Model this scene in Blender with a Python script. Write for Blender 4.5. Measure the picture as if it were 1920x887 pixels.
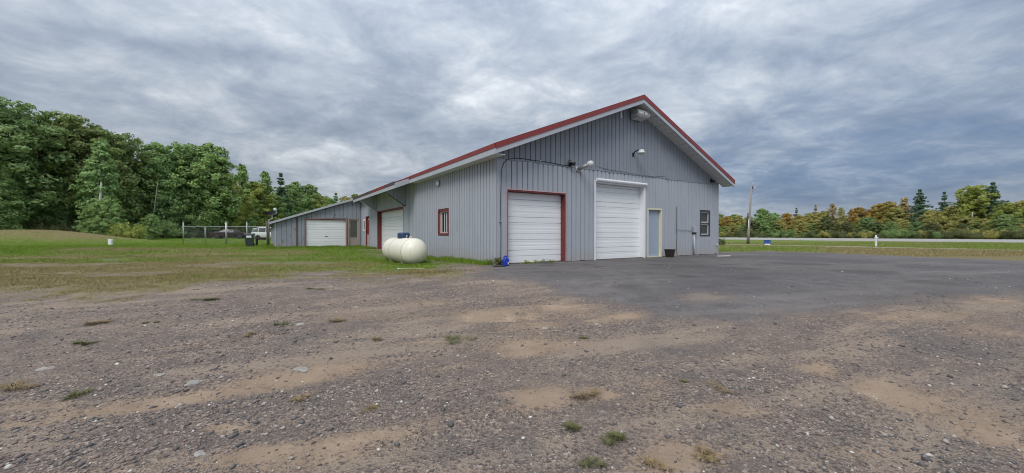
import bpy, bmesh, math, random
import numpy as np
from mathutils import Vector, Matrix
from math import radians, pi, sin, cos, sqrt

S = bpy.context.scene
COL = S.collection
for _o in list(bpy.data.objects): bpy.data.objects.remove(_o)

# ------------------------------------------------------------------ camera
F, YH, CAMZ = 726.0, 438.0, 1.02          # focal length and horizon in photo pixels, camera height over the slab
cam = bpy.data.cameras.new('camera'); camo = bpy.data.objects.new('camera', cam); COL.objects.link(camo)
cam.sensor_width = 36.0; cam.lens = F/1920*36.0
cam.clip_start = 0.05; cam.clip_end = 20000
camo.location = (0, 0, CAMZ)
camo.rotation_euler = (radians(90) - math.atan((443.5-YH)/F), 0, 0)
S.camera = camo
S.render.engine = 'CYCLES'; S.cycles.filter_width = 1.05

# ------------------------------------------------------------------ light
SUN_EL, SUN_AZ = radians(50), radians(200)    # azimuth clockwise from +Y (ahead of the camera)
S.view_settings.view_transform = 'Standard'; S.view_settings.look = 'None'
S.view_settings.exposure = 0.5; S.view_settings.gamma = 1.0; S.view_settings.use_curve_mapping = False
sl = bpy.data.lights.new('sun', 'SUN'); sl.energy = 1.5; sl.angle = radians(28); sl.color = (1.0, 0.96, 0.9)
so = bpy.data.objects.new('sun', sl); COL.objects.link(so)
_d = Vector((sin(SUN_AZ)*cos(SUN_EL), cos(SUN_AZ)*cos(SUN_EL), sin(SUN_EL)))
so.rotation_euler = (-_d).to_track_quat('-Z', 'Y').to_euler(); so.location = _d*60

# ------------------------------------------------------------------ node helpers
class NT:
    def __init__(s, tree): s.t = tree; s.n = tree.nodes; s.l = tree.links
    def new(s, ty, **kw):
        n = s.n.new(ty)
        for k, v in kw.items(): setattr(n, k, v)
        return n
    def put(s, sock, v):
        if isinstance(v, bpy.types.NodeSocket): s.l.new(v, sock)
        elif v is not None:
            if hasattr(sock.default_value, '__len__') and not hasattr(v, '__len__'): v = [v]*len(sock.default_value)
            if hasattr(sock.default_value, '__len__') and len(sock.default_value) == 4 and len(v) == 3: v = (*v, 1)
            sock.default_value = v
    def math(s, op, a, b=None, c=None, clamp=False):
        n = s.new('ShaderNodeMath', operation=op, use_clamp=clamp); s.put(n.inputs[0], a)
        if b is not None: s.put(n.inputs[1], b)
        if c is not None: s.put(n.inputs[2], c)
        return n.outputs[0]
    def vmath(s, op, a, b=None):
        n = s.new('ShaderNodeVectorMath', operation=op); s.put(n.inputs[0], a)
        if b is not None: s.put(n.inputs[1], b)
        return n.outputs[0]
    def noise(s, vec, scale, detail=4, rough=.55, dist=0.0, out=0):
        n = s.new('ShaderNodeTexNoise'); s.put(n.inputs['Vector'], vec); s.put(n.inputs['Scale'], scale)
        s.put(n.inputs['Detail'], detail); s.put(n.inputs['Roughness'], rough); s.put(n.inputs['Distortion'], dist)
        return n.outputs[out]
    def voro(s, vec, scale, out='Distance', rnd=1.0):
        n = s.new('ShaderNodeTexVoronoi'); s.put(n.inputs['Vector'], vec); s.put(n.inputs['Scale'], scale)
        s.put(n.inputs['Randomness'], rnd); return n.outputs[out]
    def ramp(s, fac, stops, interp='LINEAR'):
        n = s.new('ShaderNodeValToRGB'); n.color_ramp.interpolation = interp; s.put(n.inputs[0], fac)
        el = n.color_ramp.elements
        while len(el) < len(stops): el.new(.5)
        for e, (p, c) in zip(el, stops):
            e.position = p; e.color = (*c, 1) if hasattr(c, '__len__') else (c, c, c, 1)
        return n.outputs[0]
    def mix(s, f, a, b, mode='MIX'):
        n = s.new('ShaderNodeMix', data_type='RGBA', blend_type=mode)
        s.put(n.inputs[0], f); s.put(n.inputs[6], a); s.put(n.inputs[7], b); return n.outputs[2]
    def sstep(s, v, a, b):
        n = s.new('ShaderNodeMapRange', interpolation_type='SMOOTHSTEP'); s.put(n.inputs[0], v)
        s.put(n.inputs[1], a); s.put(n.inputs[2], b); return n.outputs[0]
    def attr(s, name):
        n = s.new('ShaderNodeAttribute', attribute_name=name); return n.outputs['Fac']
    def mapping(s, vec, scale=(1, 1, 1), rot=(0, 0, 0), loc=(0, 0, 0)):
        n = s.new('ShaderNodeMapping'); s.put(n.inputs[0], vec); n.inputs['Scale'].default_value = scale
        n.inputs['Rotation'].default_value = rot; n.inputs['Location'].default_value = loc; return n.outputs[0]
    def aniso(s, vec, ang, sx, sy): return s.mapping(s.mapping(vec, (1, 1, 1), (0, 0, -radians(ang))), (sx, sy, 1))
    def obj(s): return s.new('ShaderNodeTexCoord').outputs['Object']
    def rnd_obj(s): return s.new('ShaderNodeObjectInfo').outputs['Random']
    def rnd_isl(s): return s.new('ShaderNodeNewGeometry').outputs['Random Per Island']
    def bump(s, h, strength=.3, dist=.02):
        n = s.new('ShaderNodeBump'); s.put(n.inputs['Height'], h); n.inputs['Strength'].default_value = strength
        n.inputs['Distance'].default_value = dist; return n.outputs[0]

def new_mat(name):
    m = bpy.data.materials.new(name); m.use_nodes = True
    t = NT(m.node_tree); b = m.node_tree.nodes['Principled BSDF']
    return m, t, b

def simple(name, col, rough=.5, metal=0.0, var=.12, nscale=6.0, bump=0.0, spec=None):
    """painted or plain surface with soft blotches and grain"""
    m, t, b = new_mat(name); o = t.obj()
    n = t.noise(o, nscale, 6, .6); n2 = t.noise(o, nscale*9, 3)
    f = t.math('ADD', t.math('MULTIPLY', n, .7), t.math('MULTIPLY', n2, .3))
    lo = [c*(1-var) for c in col]; hi = [min(1, c*(1+var)) for c in col]
    t.put(b.inputs['Base Color'], t.ramp(f, [(.25, lo), (.75, hi)]))
    t.put(b.inputs['Roughness'], t.math('ADD', rough-.08, t.math('MULTIPLY', n, .16)))
    b.inputs['Metallic'].default_value = metal
    if spec is not None: b.inputs['Specular IOR Level'].default_value = spec
    if bump: t.put(b.inputs['Normal'], t.bump(n2, bump, .01))
    return m

# ------------------------------------------------------------------ world: overcast, broken cloud deck
W = bpy.data.worlds.new('World'); S.world = W; W.use_nodes = True
t = NT(W.node_tree); bg = W.node_tree.nodes['Background']; bg.inputs['Strength'].default_value = 0.1
sky = t.new('ShaderNodeTexSky', sky_type='NISHITA'); sky.sun_disc = False
sky.sun_elevation = SUN_EL; sky.sun_rotation = SUN_AZ; sky.air_density = 1.2; sky.dust_density = 2.0
dirv = t.new('ShaderNodeTexCoord').outputs['Generated']
sp = t.new('ShaderNodeSeparateXYZ'); t.put(sp.inputs[0], dirv)
zc = t.math('ADD', t.math('MAXIMUM', sp.outputs[2], 0.0), .10)
cx, cy = t.math('DIVIDE', sp.outputs[0], zc), t.math('DIVIDE', sp.outputs[1], zc)
cp = t.new('ShaderNodeCombineXYZ'); t.put(cp.inputs[0], cx); t.put(cp.inputs[1], cy); P = cp.outputs[0]
zl = t.math('ADD', t.math('MAXIMUM', sp.outputs[2], 0.0), .26)          # cloud bases hang at several heights, so they flatten less toward the horizon
cq = t.new('ShaderNodeCombineXYZ'); t.put(cq.inputs[0], t.math('DIVIDE', sp.outputs[0], zl)); t.put(cq.inputs[1], t.math('DIVIDE', sp.outputs[1], zl)); t.put(cq.inputs[2], t.math('MULTIPLY', sp.outputs[2], 1.2)); Q = t.mapping(cq.outputs[0], (1, 1.1, 1), (0, 0, 0), (7.3, 2.2, 0))
n1 = t.noise(Q, .95, 4, .5, .3)
n2 = t.noise(Q, 3.3, 7, .60, .45)
n3 = t.noise(Q, 9.0, 6, .62, .2)
th = t.math('ADD', t.math('MULTIPLY', n1, .50), t.math('ADD', t.math('MULTIPLY', n2, .62), t.math('MULTIPLY', n3, .25)))
def gauss(c, s, rot, amp):
    v = t.mapping(P, (1, 1, 1), (0, 0, 0), (-c[0], -c[1], 0))
    v = t.mapping(v, (1/s[0], 1/s[1], 1), (0, 0, 0)) if not rot else t.mapping(t.mapping(v, (1, 1, 1), (0, 0, -rot)), (1/s[0], 1/s[1], 1))
    # wobble the outline so that the cloud has torn edges
    wob = t.new('ShaderNodeVectorMath', operation='SUBTRACT'); t.put(wob.inputs[0], t.noise(P, 2.2, 5, .6, 0, 1)); wob.inputs[1].default_value = (.5, .5, .5)
    sc_ = t.new('ShaderNodeVectorMath', operation='SCALE'); t.put(sc_.inputs[0], wob.outputs[0]); sc_.inputs['Scale'].default_value = 1.3
    v = t.vmath('ADD', v, sc_.outputs[0])
    d = t.new('ShaderNodeVectorMath', operation='DOT_PRODUCT'); t.put(d.inputs[0], v); t.put(d.inputs[1], v)
    return t.math('MULTIPLY', t.math('EXPONENT', t.math('MULTIPLY', d.outputs['Value'], -1.0)), amp)
BL = [((-1.25, 1.65), (.55, .11), radians(18), -.17), ((-1.05, 2.55), (.75, .30), radians(10), -.12),
      ((0.02, 2.15), (.45, .28), 0, .12), ((1.42, 1.95), (.7, .25), radians(-35), .07), ((1.8, 1.35), (1.0, .7), 0, -.10), ((2.6, 2.0), (.9, .7), 0, -.06),
      ((3.3, 3.3), (1.5, 1.6), 0, -.17), ((2.2, 2.2), (.9, .5), radians(-40), -.07),
      ((-2.2, 2.4), (.7, .5), 0, .08), ((-1.6, 3.2), (.9, .6), 0, .06)]
for b_ in BL: th = t.math('ADD', th, gauss(*b_))
grey = t.ramp(th, [(.48, (1.6, 1.92, 2.45)), (.59, (2.05, 2.38, 2.9)), (.68, (2.6, 2.92, 3.38)), (.77, (3.3, 3.58, 3.95)), (.90, (4.9, 5.1, 5.35))])
blue = t.ramp(th, [(.40, (.95, 1.5, 2.5)), (.56, (1.45, 2.0, 2.95)), (.70, (2.5, 3.0, 3.8)), (.86, (4.2, 4.5, 4.9))])
bm_ = t.math('ADD', gauss((3.2, 3.4), (2.0, 1.9), 0, 1.0), gauss((1.2, 6.5), (5.0, 2.2), 0, .5), clamp=True)
cloud = t.mix(bm_, grey, blue)
horiz = t.sstep(sp.outputs[2], 0.10, 0.0)
cloud = t.mix(t.math('MULTIPLY', horiz, .45), cloud, (2.8, 3.4, 4.3))
# an overcast sky is about three times as bright overhead as at the horizon
cie = t.math('ADD', t.math('MULTIPLY', t.math('MAXIMUM', sp.outputs[2], 0.0), 1.7), .82)
sc2_ = t.new('ShaderNodeVectorMath', operation='SCALE'); t.put(sc2_.inputs[0], cloud); t.put(sc2_.inputs['Scale'], cie)
skyc = t.mix(.95, sky.outputs[0], sc2_.outputs[0])
t.put(bg.inputs['Color'], skyc)

# ------------------------------------------------------------------ object helpers
def link(o, parent=None):
    COL.objects.link(o)
    if parent is not None: o.parent = parent
    return o
def tag(o, label=None, cat=None, group=None, kind=None):
    if label: o['label'] = label
    if cat: o['category'] = cat
    if group: o['group'] = group
    if kind: o['kind'] = kind
    return o
def thing(name, label, cat, loc=(0, 0, 0), rz=0.0, group=None):
    o = bpy.data.objects.new(name, None); o.empty_display_size = .2
    o.location = loc; o.rotation_euler = (0, 0, rz); link(o)
    return tag(o, label, cat, group)
class MB:
    """collects shapes into one mesh"""
    def __init__(s): s.v = []; s.f = []; s.smooth = set()
    def add(s, vs, fs, smooth=False):
        k = len(s.v); s.v += [tuple(p) for p in vs]
        for f in fs:
            if smooth: s.smooth.add(len(s.f))
            s.f.append(tuple(i+k for i in f))
        return s
    def box(s, a, b, bev=0.0):
        (x0, y0, z0), (x1, y1, z1) = a, b
        if bev <= 0:
            return s.add([(x0, y0, z0), (x1, y0, z0), (x1, y1, z0), (x0, y1, z0), (x0, y0, z1), (x1, y0, z1), (x1, y1, z1), (x0, y1, z1)],
                         [(0, 3, 2, 1), (4, 5, 6, 7), (0, 1, 5, 4), (1, 2, 6, 5), (2, 3, 7, 6), (3, 0, 4, 7)])
        bm = bmesh.new(); r = bmesh.ops.create_cube(bm, size=1)
        for q in bm.verts: q.co = Vector(((x0+x1)/2+q.co.x*(x1-x0), (y0+y1)/2+q.co.y*(y1-y0), (z0+z1)/2+q.co.z*(z1-z0)))
        bmesh.ops.bevel(bm, geom=bm.edges[:], offset=bev, segments=2, affect='EDGES', profile=.5)
        return s.bm(bm)
    def bm(s, bm, smooth=False):
        bm.verts.index_update()
        s.add([q.co[:] for q in bm.verts], [[q.index for q in f.verts] for f in bm.faces], smooth); bm.free(); return s
    def prism(s, poly, d0, d1, fn):
        """polygon (a,b) swept between depths d0,d1; fn(a,d,b)->xyz"""
        n = len(poly); vs = [fn(a, d0, b) for a, b in poly]+[fn(a, d1, b) for a, b in poly]
        fs = [tuple(range(n)), tuple(range(2*n-1, n-1, -1))]+[(i, (i+n), (i+1) % n+n, (i+1) % n) for i in range(n)]
        return s.add(vs, fs)
    def tube(s, pts, rad, n=8, smooth=True, cap=True):
        pts = [Vector(p) for p in pts]; rs = rad if hasattr(rad, '__len__') else [rad]*len(pts)
        vs, fs = [], []; prev = None
        for i, p in enumerate(pts):
            d = (pts[min(i+1, len(pts)-1)]-pts[max(i-1, 0)]).normalized()
            a = prev if prev is not None else (Vector((0, 0, 1)) if abs(d.z) < .9 else Vector((1, 0, 0)))
            a = (a-d*a.dot(d)).normalized(); prev = a; c = d.cross(a)
            for k in range(n):
                w = 2*pi*k/n; vs.append(p+(a*cos(w)+c*sin(w))*rs[i])
        for i in range(len(pts)-1):
            for k in range(n): fs.append((i*n+k, i*n+(k+1) % n, (i+1)*n+(k+1) % n, (i+1)*n+k))
        s.add(vs, fs, smooth)
        if cap: s.add(vs[:n], [tuple(range(n-1, -1, -1))]); s.add(vs[-n:], [tuple(range(n))])
        return s
    def lathe(s, prof, origin=(0, 0, 0), axis=(0, 0, 1), n=20, smooth=True):
        """profile (r, h) turned about axis"""
        ax = Vector(axis).normalized(); q = Vector((0, 0, 1)).rotation_difference(ax); O = Vector(origin)
        vs, fs = [], []
        for r, h in prof:
            for k in range(n):
                w = 2*pi*k/n; vs.append(O+q @ Vector((r*cos(w), r*sin(w), h)))
        for i in range(len(prof)-1):
            for k in range(n): fs.append((i*n+k, i*n+(k+1) % n, (i+1)*n+(k+1) % n, (i+1)*n+k))
        s.add(vs, fs, smooth)
        if prof[0][0] > 1e-4: s.add(vs[:n], [tuple(range(n-1, -1, -1))])
        if prof[-1][0] > 1e-4: s.add(vs[-n:], [tuple(range(n))])
        return s
    def build(s, name, mat, parent=None, fixn=True):
        me = bpy.data.meshes.new(name); me.from_pydata(s.v, [], s.f); me.update()
        for i in s.smooth: me.polygons[i].use_smooth = True
        if fixn:
            bm = bmesh.new(); bm.from_mesh(me); bmesh.ops.remove_doubles(bm, verts=bm.verts, dist=1e-5)
            bmesh.ops.recalc_face_normals(bm, faces=bm.faces); bm.to_mesh(me); bm.free()
        me.materials.append(mat); o = bpy.data.objects.new(name, me); return link(o, parent)

def np_mesh(name, verts, quads=None, tris=None):
    """fast mesh from numpy arrays"""
    me = bpy.data.meshes.new(name); verts = np.asarray(verts, np.float32)
    loops, starts, tot = [], [], 0
    if quads is not None and len(quads):
        q = np.asarray(quads, np.int32); loops.append(q.ravel()); starts.append(np.arange(len(q))*4); tot = len(q)*4
    if tris is not None and len(tris):
        q = np.asarray(tris, np.int32); loops.append(q.ravel()); starts.append(tot+np.arange(len(q))*3)
    loops = np.concatenate(loops).astype(np.int32); starts = np.concatenate(starts).astype(np.int32)
    me.vertices.add(len(verts)); me.vertices.foreach_set('co', verts.ravel())
    me.loops.add(len(loops)); me.loops.foreach_set('vertex_index', loops)
    me.polygons.add(len(starts)); me.polygons.foreach_set('loop_start', starts)
    me.update(calc_edges=True); me.validate(); return me
def set_attr(me, name, vals):
    a = me.attributes.new(name, 'FLOAT', 'POINT'); a.data.foreach_set('value', np.asarray(vals, np.float32).ravel())

# ------------------------------------------------------------------ places: photo pixel -> point in the world
_rs = np.random.RandomState(11); _tab = _rs.rand(256, 256).astype(np.float64)
def vnoise(x, y, sc):
    x = np.asarray(x, float)*sc+300.7; y = np.asarray(y, float)*sc+411.3
    xi, yi = np.floor(x).astype(np.int64), np.floor(y).astype(np.int64); fx, fy = x-xi, y-yi
    fx = fx*fx*(3-2*fx); fy = fy*fy*(3-2*fy)
    g = lambda a, b: _tab[a & 255, b & 255]
    return (g(xi, yi)*(1-fx)+g(xi+1, yi)*fx)*(1-fy)+(g(xi, yi+1)*(1-fx)+g(xi+1, yi+1)*fx)*fy
def fbm(x, y, sc, octv=4):
    r, a, tt = 0, 1, 0
    for i in range(octv): r = r+a*vnoise(np.asarray(x)+i*17.3, np.asarray(y)-i*9.1, sc*2**i); tt += a; a *= .55
    return r/tt
def ss(v, a, b):
    k = np.clip((np.asarray(v, float)-a)/(b-a), 0, 1); return k*k*(3-2*k)

AL = math.atan2(F, 2090-960); U = (cos(AL), sin(AL)); V = (-U[1], U[0])
_D0 = F*CAMZ/(497-YH); C0 = ((931-960)/F*_D0, _D0)          # near corner of the building
def loc(x, y, z=0.0): return (C0[0]+U[0]*x+V[0]*y, C0[1]+U[1]*x+V[1]*y, z)   # building frame -> world

_RA = np.array([34.4, 64.0]); _Rd = np.array([.656, -.754]); _Rp = np.array([.754, .656])   # the highway
RUTS = []
def height(x, y):
    x = np.asarray(x, float); y = np.asarray(y, float)
    h = -.42*ss(-y, -10.5, -1.5)
    h = h-.12*ss(-x, 1.0, 4.0)*ss(y, 8, 11)*(1-ss(y, 19, 25))          # the dip round the tank
    h = h+.22*ss(y, 38, 58)*ss(-x, 8, 20)
    # the grassed mound at the left
    mh = np.exp(-((y-40.5)/4.2)**2)*ss(-x, 35, 50)
    h = h+1.40*mh
    lx = (x-C0[0])*U[0]+(y-C0[1])*U[1]; ly = (x-C0[0])*V[0]+(y-C0[1])*V[1]
    d = (x-_RA[0])*_Rp[0]+(y-_RA[1])*_Rp[1]
    h = h+np.where((x > 10) & (y > 20), .06*ss(d, -4, 0)+.24*ss(d, 0, 9.3)-.30*ss(d, 9.8, 14), 0)
    near = 1-ss(y, 16, 40)
    away = ss(np.maximum(np.maximum(-lx, lx-13.0), np.maximum(-ly, ly-20)), 0.2, 1.5)
    h = h+near*away*((fbm(x, y, .35, 3)-.5)*.07+(fbm(x, y, 1.7, 3)-.5)*.035)
    for (ax, ay, ux, uy, off, dep) in RUTS:
        s_ = (x-ax)*ux+(y-ay)*uy; d_ = (x-ax)*-uy+(y-ay)*ux-off+.18*(fbm(s_, s_*0+off, .5, 2)-.5)
        h = h+np.where(np.abs(d_) < 1.2, dep*(-np.exp(-(d_/.13)**2)+.55*np.exp(-((np.abs(d_)-.24)/.10)**2))*np.exp(-(s_/4.5)**2)*(.5+vnoise(s_, s_*0, 1.1)), 0)
    far = ss(y, 30, 60)
    return h+far*(fbm(x, y, .05, 3)-.5)*.12*(1-ss(y, 70, 80))*ss(-x, 5, 15)
def hz(x, y): return float(height(np.array([x]), np.array([y]))[0])
def gpt(px, py):
    """the ground point seen at a photo pixel"""
    z = 0.0
    for _ in range(12):
        Y = F*(CAMZ-z)/max(py-YH, 1.0); X = (px-960)/F*Y; z = .5*z+.5*hz(X, Y)
    return (X, Y)
def at(px, D): return ((px-960)/F*D, D)

_R = []
for (pa, pb, offs) in (((100, 782), (700, 690), (0, 1.55)), ((700, 850), (1150, 742), (0, -1.5)), ((1560, 700), (1880, 830), (0, 1.5)), ((880, 600), (1180, 592), (0, .9))):
    a_, b_ = gpt(*pa), gpt(*pb); L_ = math.hypot(b_[0]-a_[0], b_[1]-a_[1]); u_ = ((b_[0]-a_[0])/L_, (b_[1]-a_[1])/L_)
    _R += [((a_[0]+b_[0])/2, (a_[1]+b_[1])/2, *u_, o_, .022) for o_ in offs]
RUTS += _R
# ------------------------------------------------------------------ ground zones
def poly_sdf(x, y, poly):
    """signed distance, positive inside"""
    x = np.asarray(x, float); y = np.asarray(y, float); d = np.full(x.shape, 1e18); ins = np.zeros(x.shape, bool)
    n = len(poly)
    for i in range(n):
        ax, ay = poly[i]; bx, by = poly[(i+1) % n]; ex, ey = bx-ax, by-ay
        k = np.clip(((x-ax)*ex+(y-ay)*ey)/(ex*ex+ey*ey+1e-12), 0, 1)
        d = np.minimum(d, (x-ax-ex*k)**2+(y-ay-ey*k)**2)
        c = ((ay > y) != (by > y)) & (x < (bx-ax)*(y-ay)/(by-ay+1e-30)+ax); ins ^= c
    d = np.sqrt(d); return np.where(ins, d, -d)
LAWN = [gpt(*p) for p in [(888, 497), (889, 512), (872, 520), (815, 524), (760, 527), (700, 530), (620, 527), (560, 527), (505, 533), (455, 556), (380, 567), (300, 574), (180, 578), (60, 583), (0, 584)]]
LAWN += [(-60, 5.5), (-900, 6), (-900, 1500), (3, 1500), loc(6, 21)[:2], loc(.3, 20.4)[:2], loc(.3, .3)[:2]]
ASPH = [gpt(*p) for p in [(893, 516), (960, 526), (1030, 541), (1100, 559), (1160, 575), (1215, 589), (1290, 598), (1360, 604), (1440, 604), (1490, 590), (1560, 578), (1680, 566), (1800, 558), (1920, 552)]]
ASPH += [(40, 6.4), (60, 8.0), gpt(1990, 497), gpt(1920, 489), gpt(1800, 484.5), gpt(1650, 478.5), gpt(1540, 474), gpt(1440, 471), gpt(1390, 471), gpt(1352, 474), loc(13.2, .6)[:2], loc(12.5, .4)[:2], loc(.4, .4)[:2], loc(-.35, -.15)[:2]]
VERGE = [gpt(1920, 489), gpt(1800, 484.5), gpt(1650, 478.5), gpt(1540, 474), gpt(1440, 471), gpt(1352, 472.5), loc(13.3, 1.0)[:2], loc(14, 22)[:2], (3, 1500), (2500, 1500), (2500, 12), (60, 9.0), gpt(1990, 497)]
def road_d(x, y): return (x-_RA[0])*_Rp[0]+(y-_RA[1])*_Rp[1]
_PA, _PB = np.array(gpt(1348, 458.2)), np.array(gpt(1900, 469.5)); _Pd = (_PB-_PA)/np.linalg.norm(_PB-_PA); _Pn = np.array([-_Pd[1], _Pd[0]])
def path_d(x, y): return (x-_PA[0])*_Pn[0]+(y-_PA[1])*_Pn[1]
SAND = [  # px, py, half width px, half height px, slope (dy/dx), strength : bare sandy patches
    (330, 757, 300, 20, -.165, 1.0), (560, 705, 150, 15, -.16, 1.0), (40, 765, 130, 14, -.1, .8), (1000, 650, 75, 13, -.05, 1.1), (1158, 597, 60, 10, -.1, 1.1),
    (1525, 695, 38, 13, 0, 1.2), (1690, 742, 130, 26, .28, .95), (1850, 800, 120, 40, .35, .9), (1010, 742, 70, 20, -.05, 1.0), (1120, 738, 45, 13, .1, 1.0),
    (930, 590, 110, 12, -.03, .85), (1060, 575, 90, 9, 0, .75), (620, 840, 200, 22, -.22, .85), (480, 855, 110, 22, -.1, .95), (430, 805, 60, 16, 0, .7),
    (1260, 860, 70, 35, -.1, 1.0), (1380, 770, 90, 18, .1, .75), (1240, 720, 60, 12, -.1, .6), (1330, 555, 60, 8, 0, .8), (1500, 590, 90, 12, 0, .6),
    (1700, 590, 180, 16, .02, .75), (1880, 560, 90, 14, 0, .7), (1850, 620, 110, 14, .05, .65), (820, 640, 100, 10, -.1, .55), (700, 590, 120, 9, 0, .5),
    (1220, 745, 70, 18, -.3, .6), (860, 690, 60, 10, -.15, .55), (1600, 850, 90, 20, .2, .6), (780, 570, 120, 9, 0, .55), (1000, 610, 90, 8, -.05, .7)]
SANDW = []
for (px, py, hw, hh, sl_, am) in SAND:
    c = np.array(gpt(px, py)); a = np.array(gpt(px+hw, py+hw*sl_))-c; b = np.array(gpt(px, py-hh))-c
    SANDW.append((c, np.linalg.inv(np.stack([a, b], 1)), am))
_sr = random.Random(31)
STAINS = [(*loc(1.2+_sr.uniform(0, 6.5), -_sr.uniform(.4, 5.5))[:2], _sr.uniform(.15, .55), _sr.uniform(.5, 1)) for _ in range(16)]+[(*gpt(px_, py_), r_, .7) for px_, py_, r_ in ((1180, 540, .5), (1400, 520, .9), (1620, 510, 1.0), (1500, 495, 1.2), (1300, 500, .9), (1750, 530, .7))]
def zones(x, y):
    g = poly_sdf(x, y, LAWN); w = .8*(fbm(x, y, .9, 4)-.5)*2+.5*(fbm(x, y, 3.5, 3)-.5)*2+1.5*(fbm(x+9, y, .22, 3)-.5)*2*ss(-x, 1, 5)
    grass = np.clip(.42+(g+w*1.5)/(2.2+.12*np.clip(y, 0, 30)), 0, 1)
    a = poly_sdf(x, y, ASPH); asph = np.clip(.5+(a+1.3*(fbm(x, y, .9, 4)-.5)+.5*(fbm(x, y, 4, 3)-.5))/1.5, 0, 1)
    v = poly_sdf(x, y, VERGE); verge = np.clip(.5+(v+.5*(fbm(x, y, .8, 4)-.5))/.6, 0, 1)
    d = road_d(x, y)+.25*(fbm(x, y, .4, 3)-.5); on = (x > 8) & (y > 8)
    road = np.where(on, np.clip(.5+(4.65-np.abs(d-4.65))/.3, 0, 1), 0)
    p = path_d(x, y)+.6*(fbm(x, y, .5, 3)-.5); path = np.where((x > 8) & (y > 8) & (y < 60), np.clip(.5+(.85-np.abs(p-.9))/.5, 0, 1), 0)
    sand = np.zeros(x.shape)
    for c, M, am in SANDW:
        q0 = M[0, 0]*(x-c[0])+M[0, 1]*(y-c[1]); q1 = M[1, 0]*(x-c[0])+M[1, 1]*(y-c[1])
        wob = 1+.7*(fbm(x, y, 1.6, 3)-.5)
        sand = np.maximum(sand, 1.15*am*np.exp(-(q0*q0+q1*q1)*.8*wob))
    # how dry the grass is: yellow toward the gravel and in bands across the yard
    dist = np.hypot(x, y)
    stain = np.zeros(x.shape)
    for (sx, sy, sr, sa) in STAINS:
        stain = np.maximum(stain, sa*np.exp(-((x-sx)**2+(y-sy)**2)/(sr*sr)*(1+1.2*(fbm(x, y, 1.3, 3)-.5)*2)))
    dry = .80-.85*ss(y, 14, 27)+.95*(fbm(x, y*1.6, .22, 4)-.5)*1.5
    dry = dry+.55*np.exp(-((y-26)/4.0)**2)*ss(fbm(x, y, .12, 2), .45, .6)
    lx = (x-C0[0])*U[0]+(y-C0[1])*U[1]; ly = (x-C0[0])*V[0]+(y-C0[1])*V[1]
    dry = dry-.9*np.exp(-((lx+.2)/2.2)**2)*ss(ly, -1, 1.5)-.8*np.exp(-((ly-19.5)/1.4)**2)*ss(-lx, -1, .5)*(1-ss(-lx, 6, 9))
    mnd = np.exp(-((y-40)/4.6)**2)*ss(-x, 36, 45); dry = dry*(1-mnd)+(.95+.6*(fbm(x, y, .35, 4)-.5))*mnd
    dryv = .42+.9*(fbm(x, y, .3, 4)-.5)+.95*ss(x/np.maximum(y, 1), .72, 1.0)*(1-ss(path_d(x, y), -.5, .5)); dry = np.where(verge > .5, dryv, dry)
    bare = ss(fbm(x+40, y*1.5, .42, 4), .53, .64)*(1-ss(y, 15, 24))*ss(-lx, 2.0, 5.0); grass = np.clip(grass-.4*bare, 0, 1)
    return dict(grass=np.maximum(grass*(asph < .5), verge), asphalt=asph, road=road, path=path, sand=sand, dry=np.clip(dry, 0, 1), stain=stain)

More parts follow.
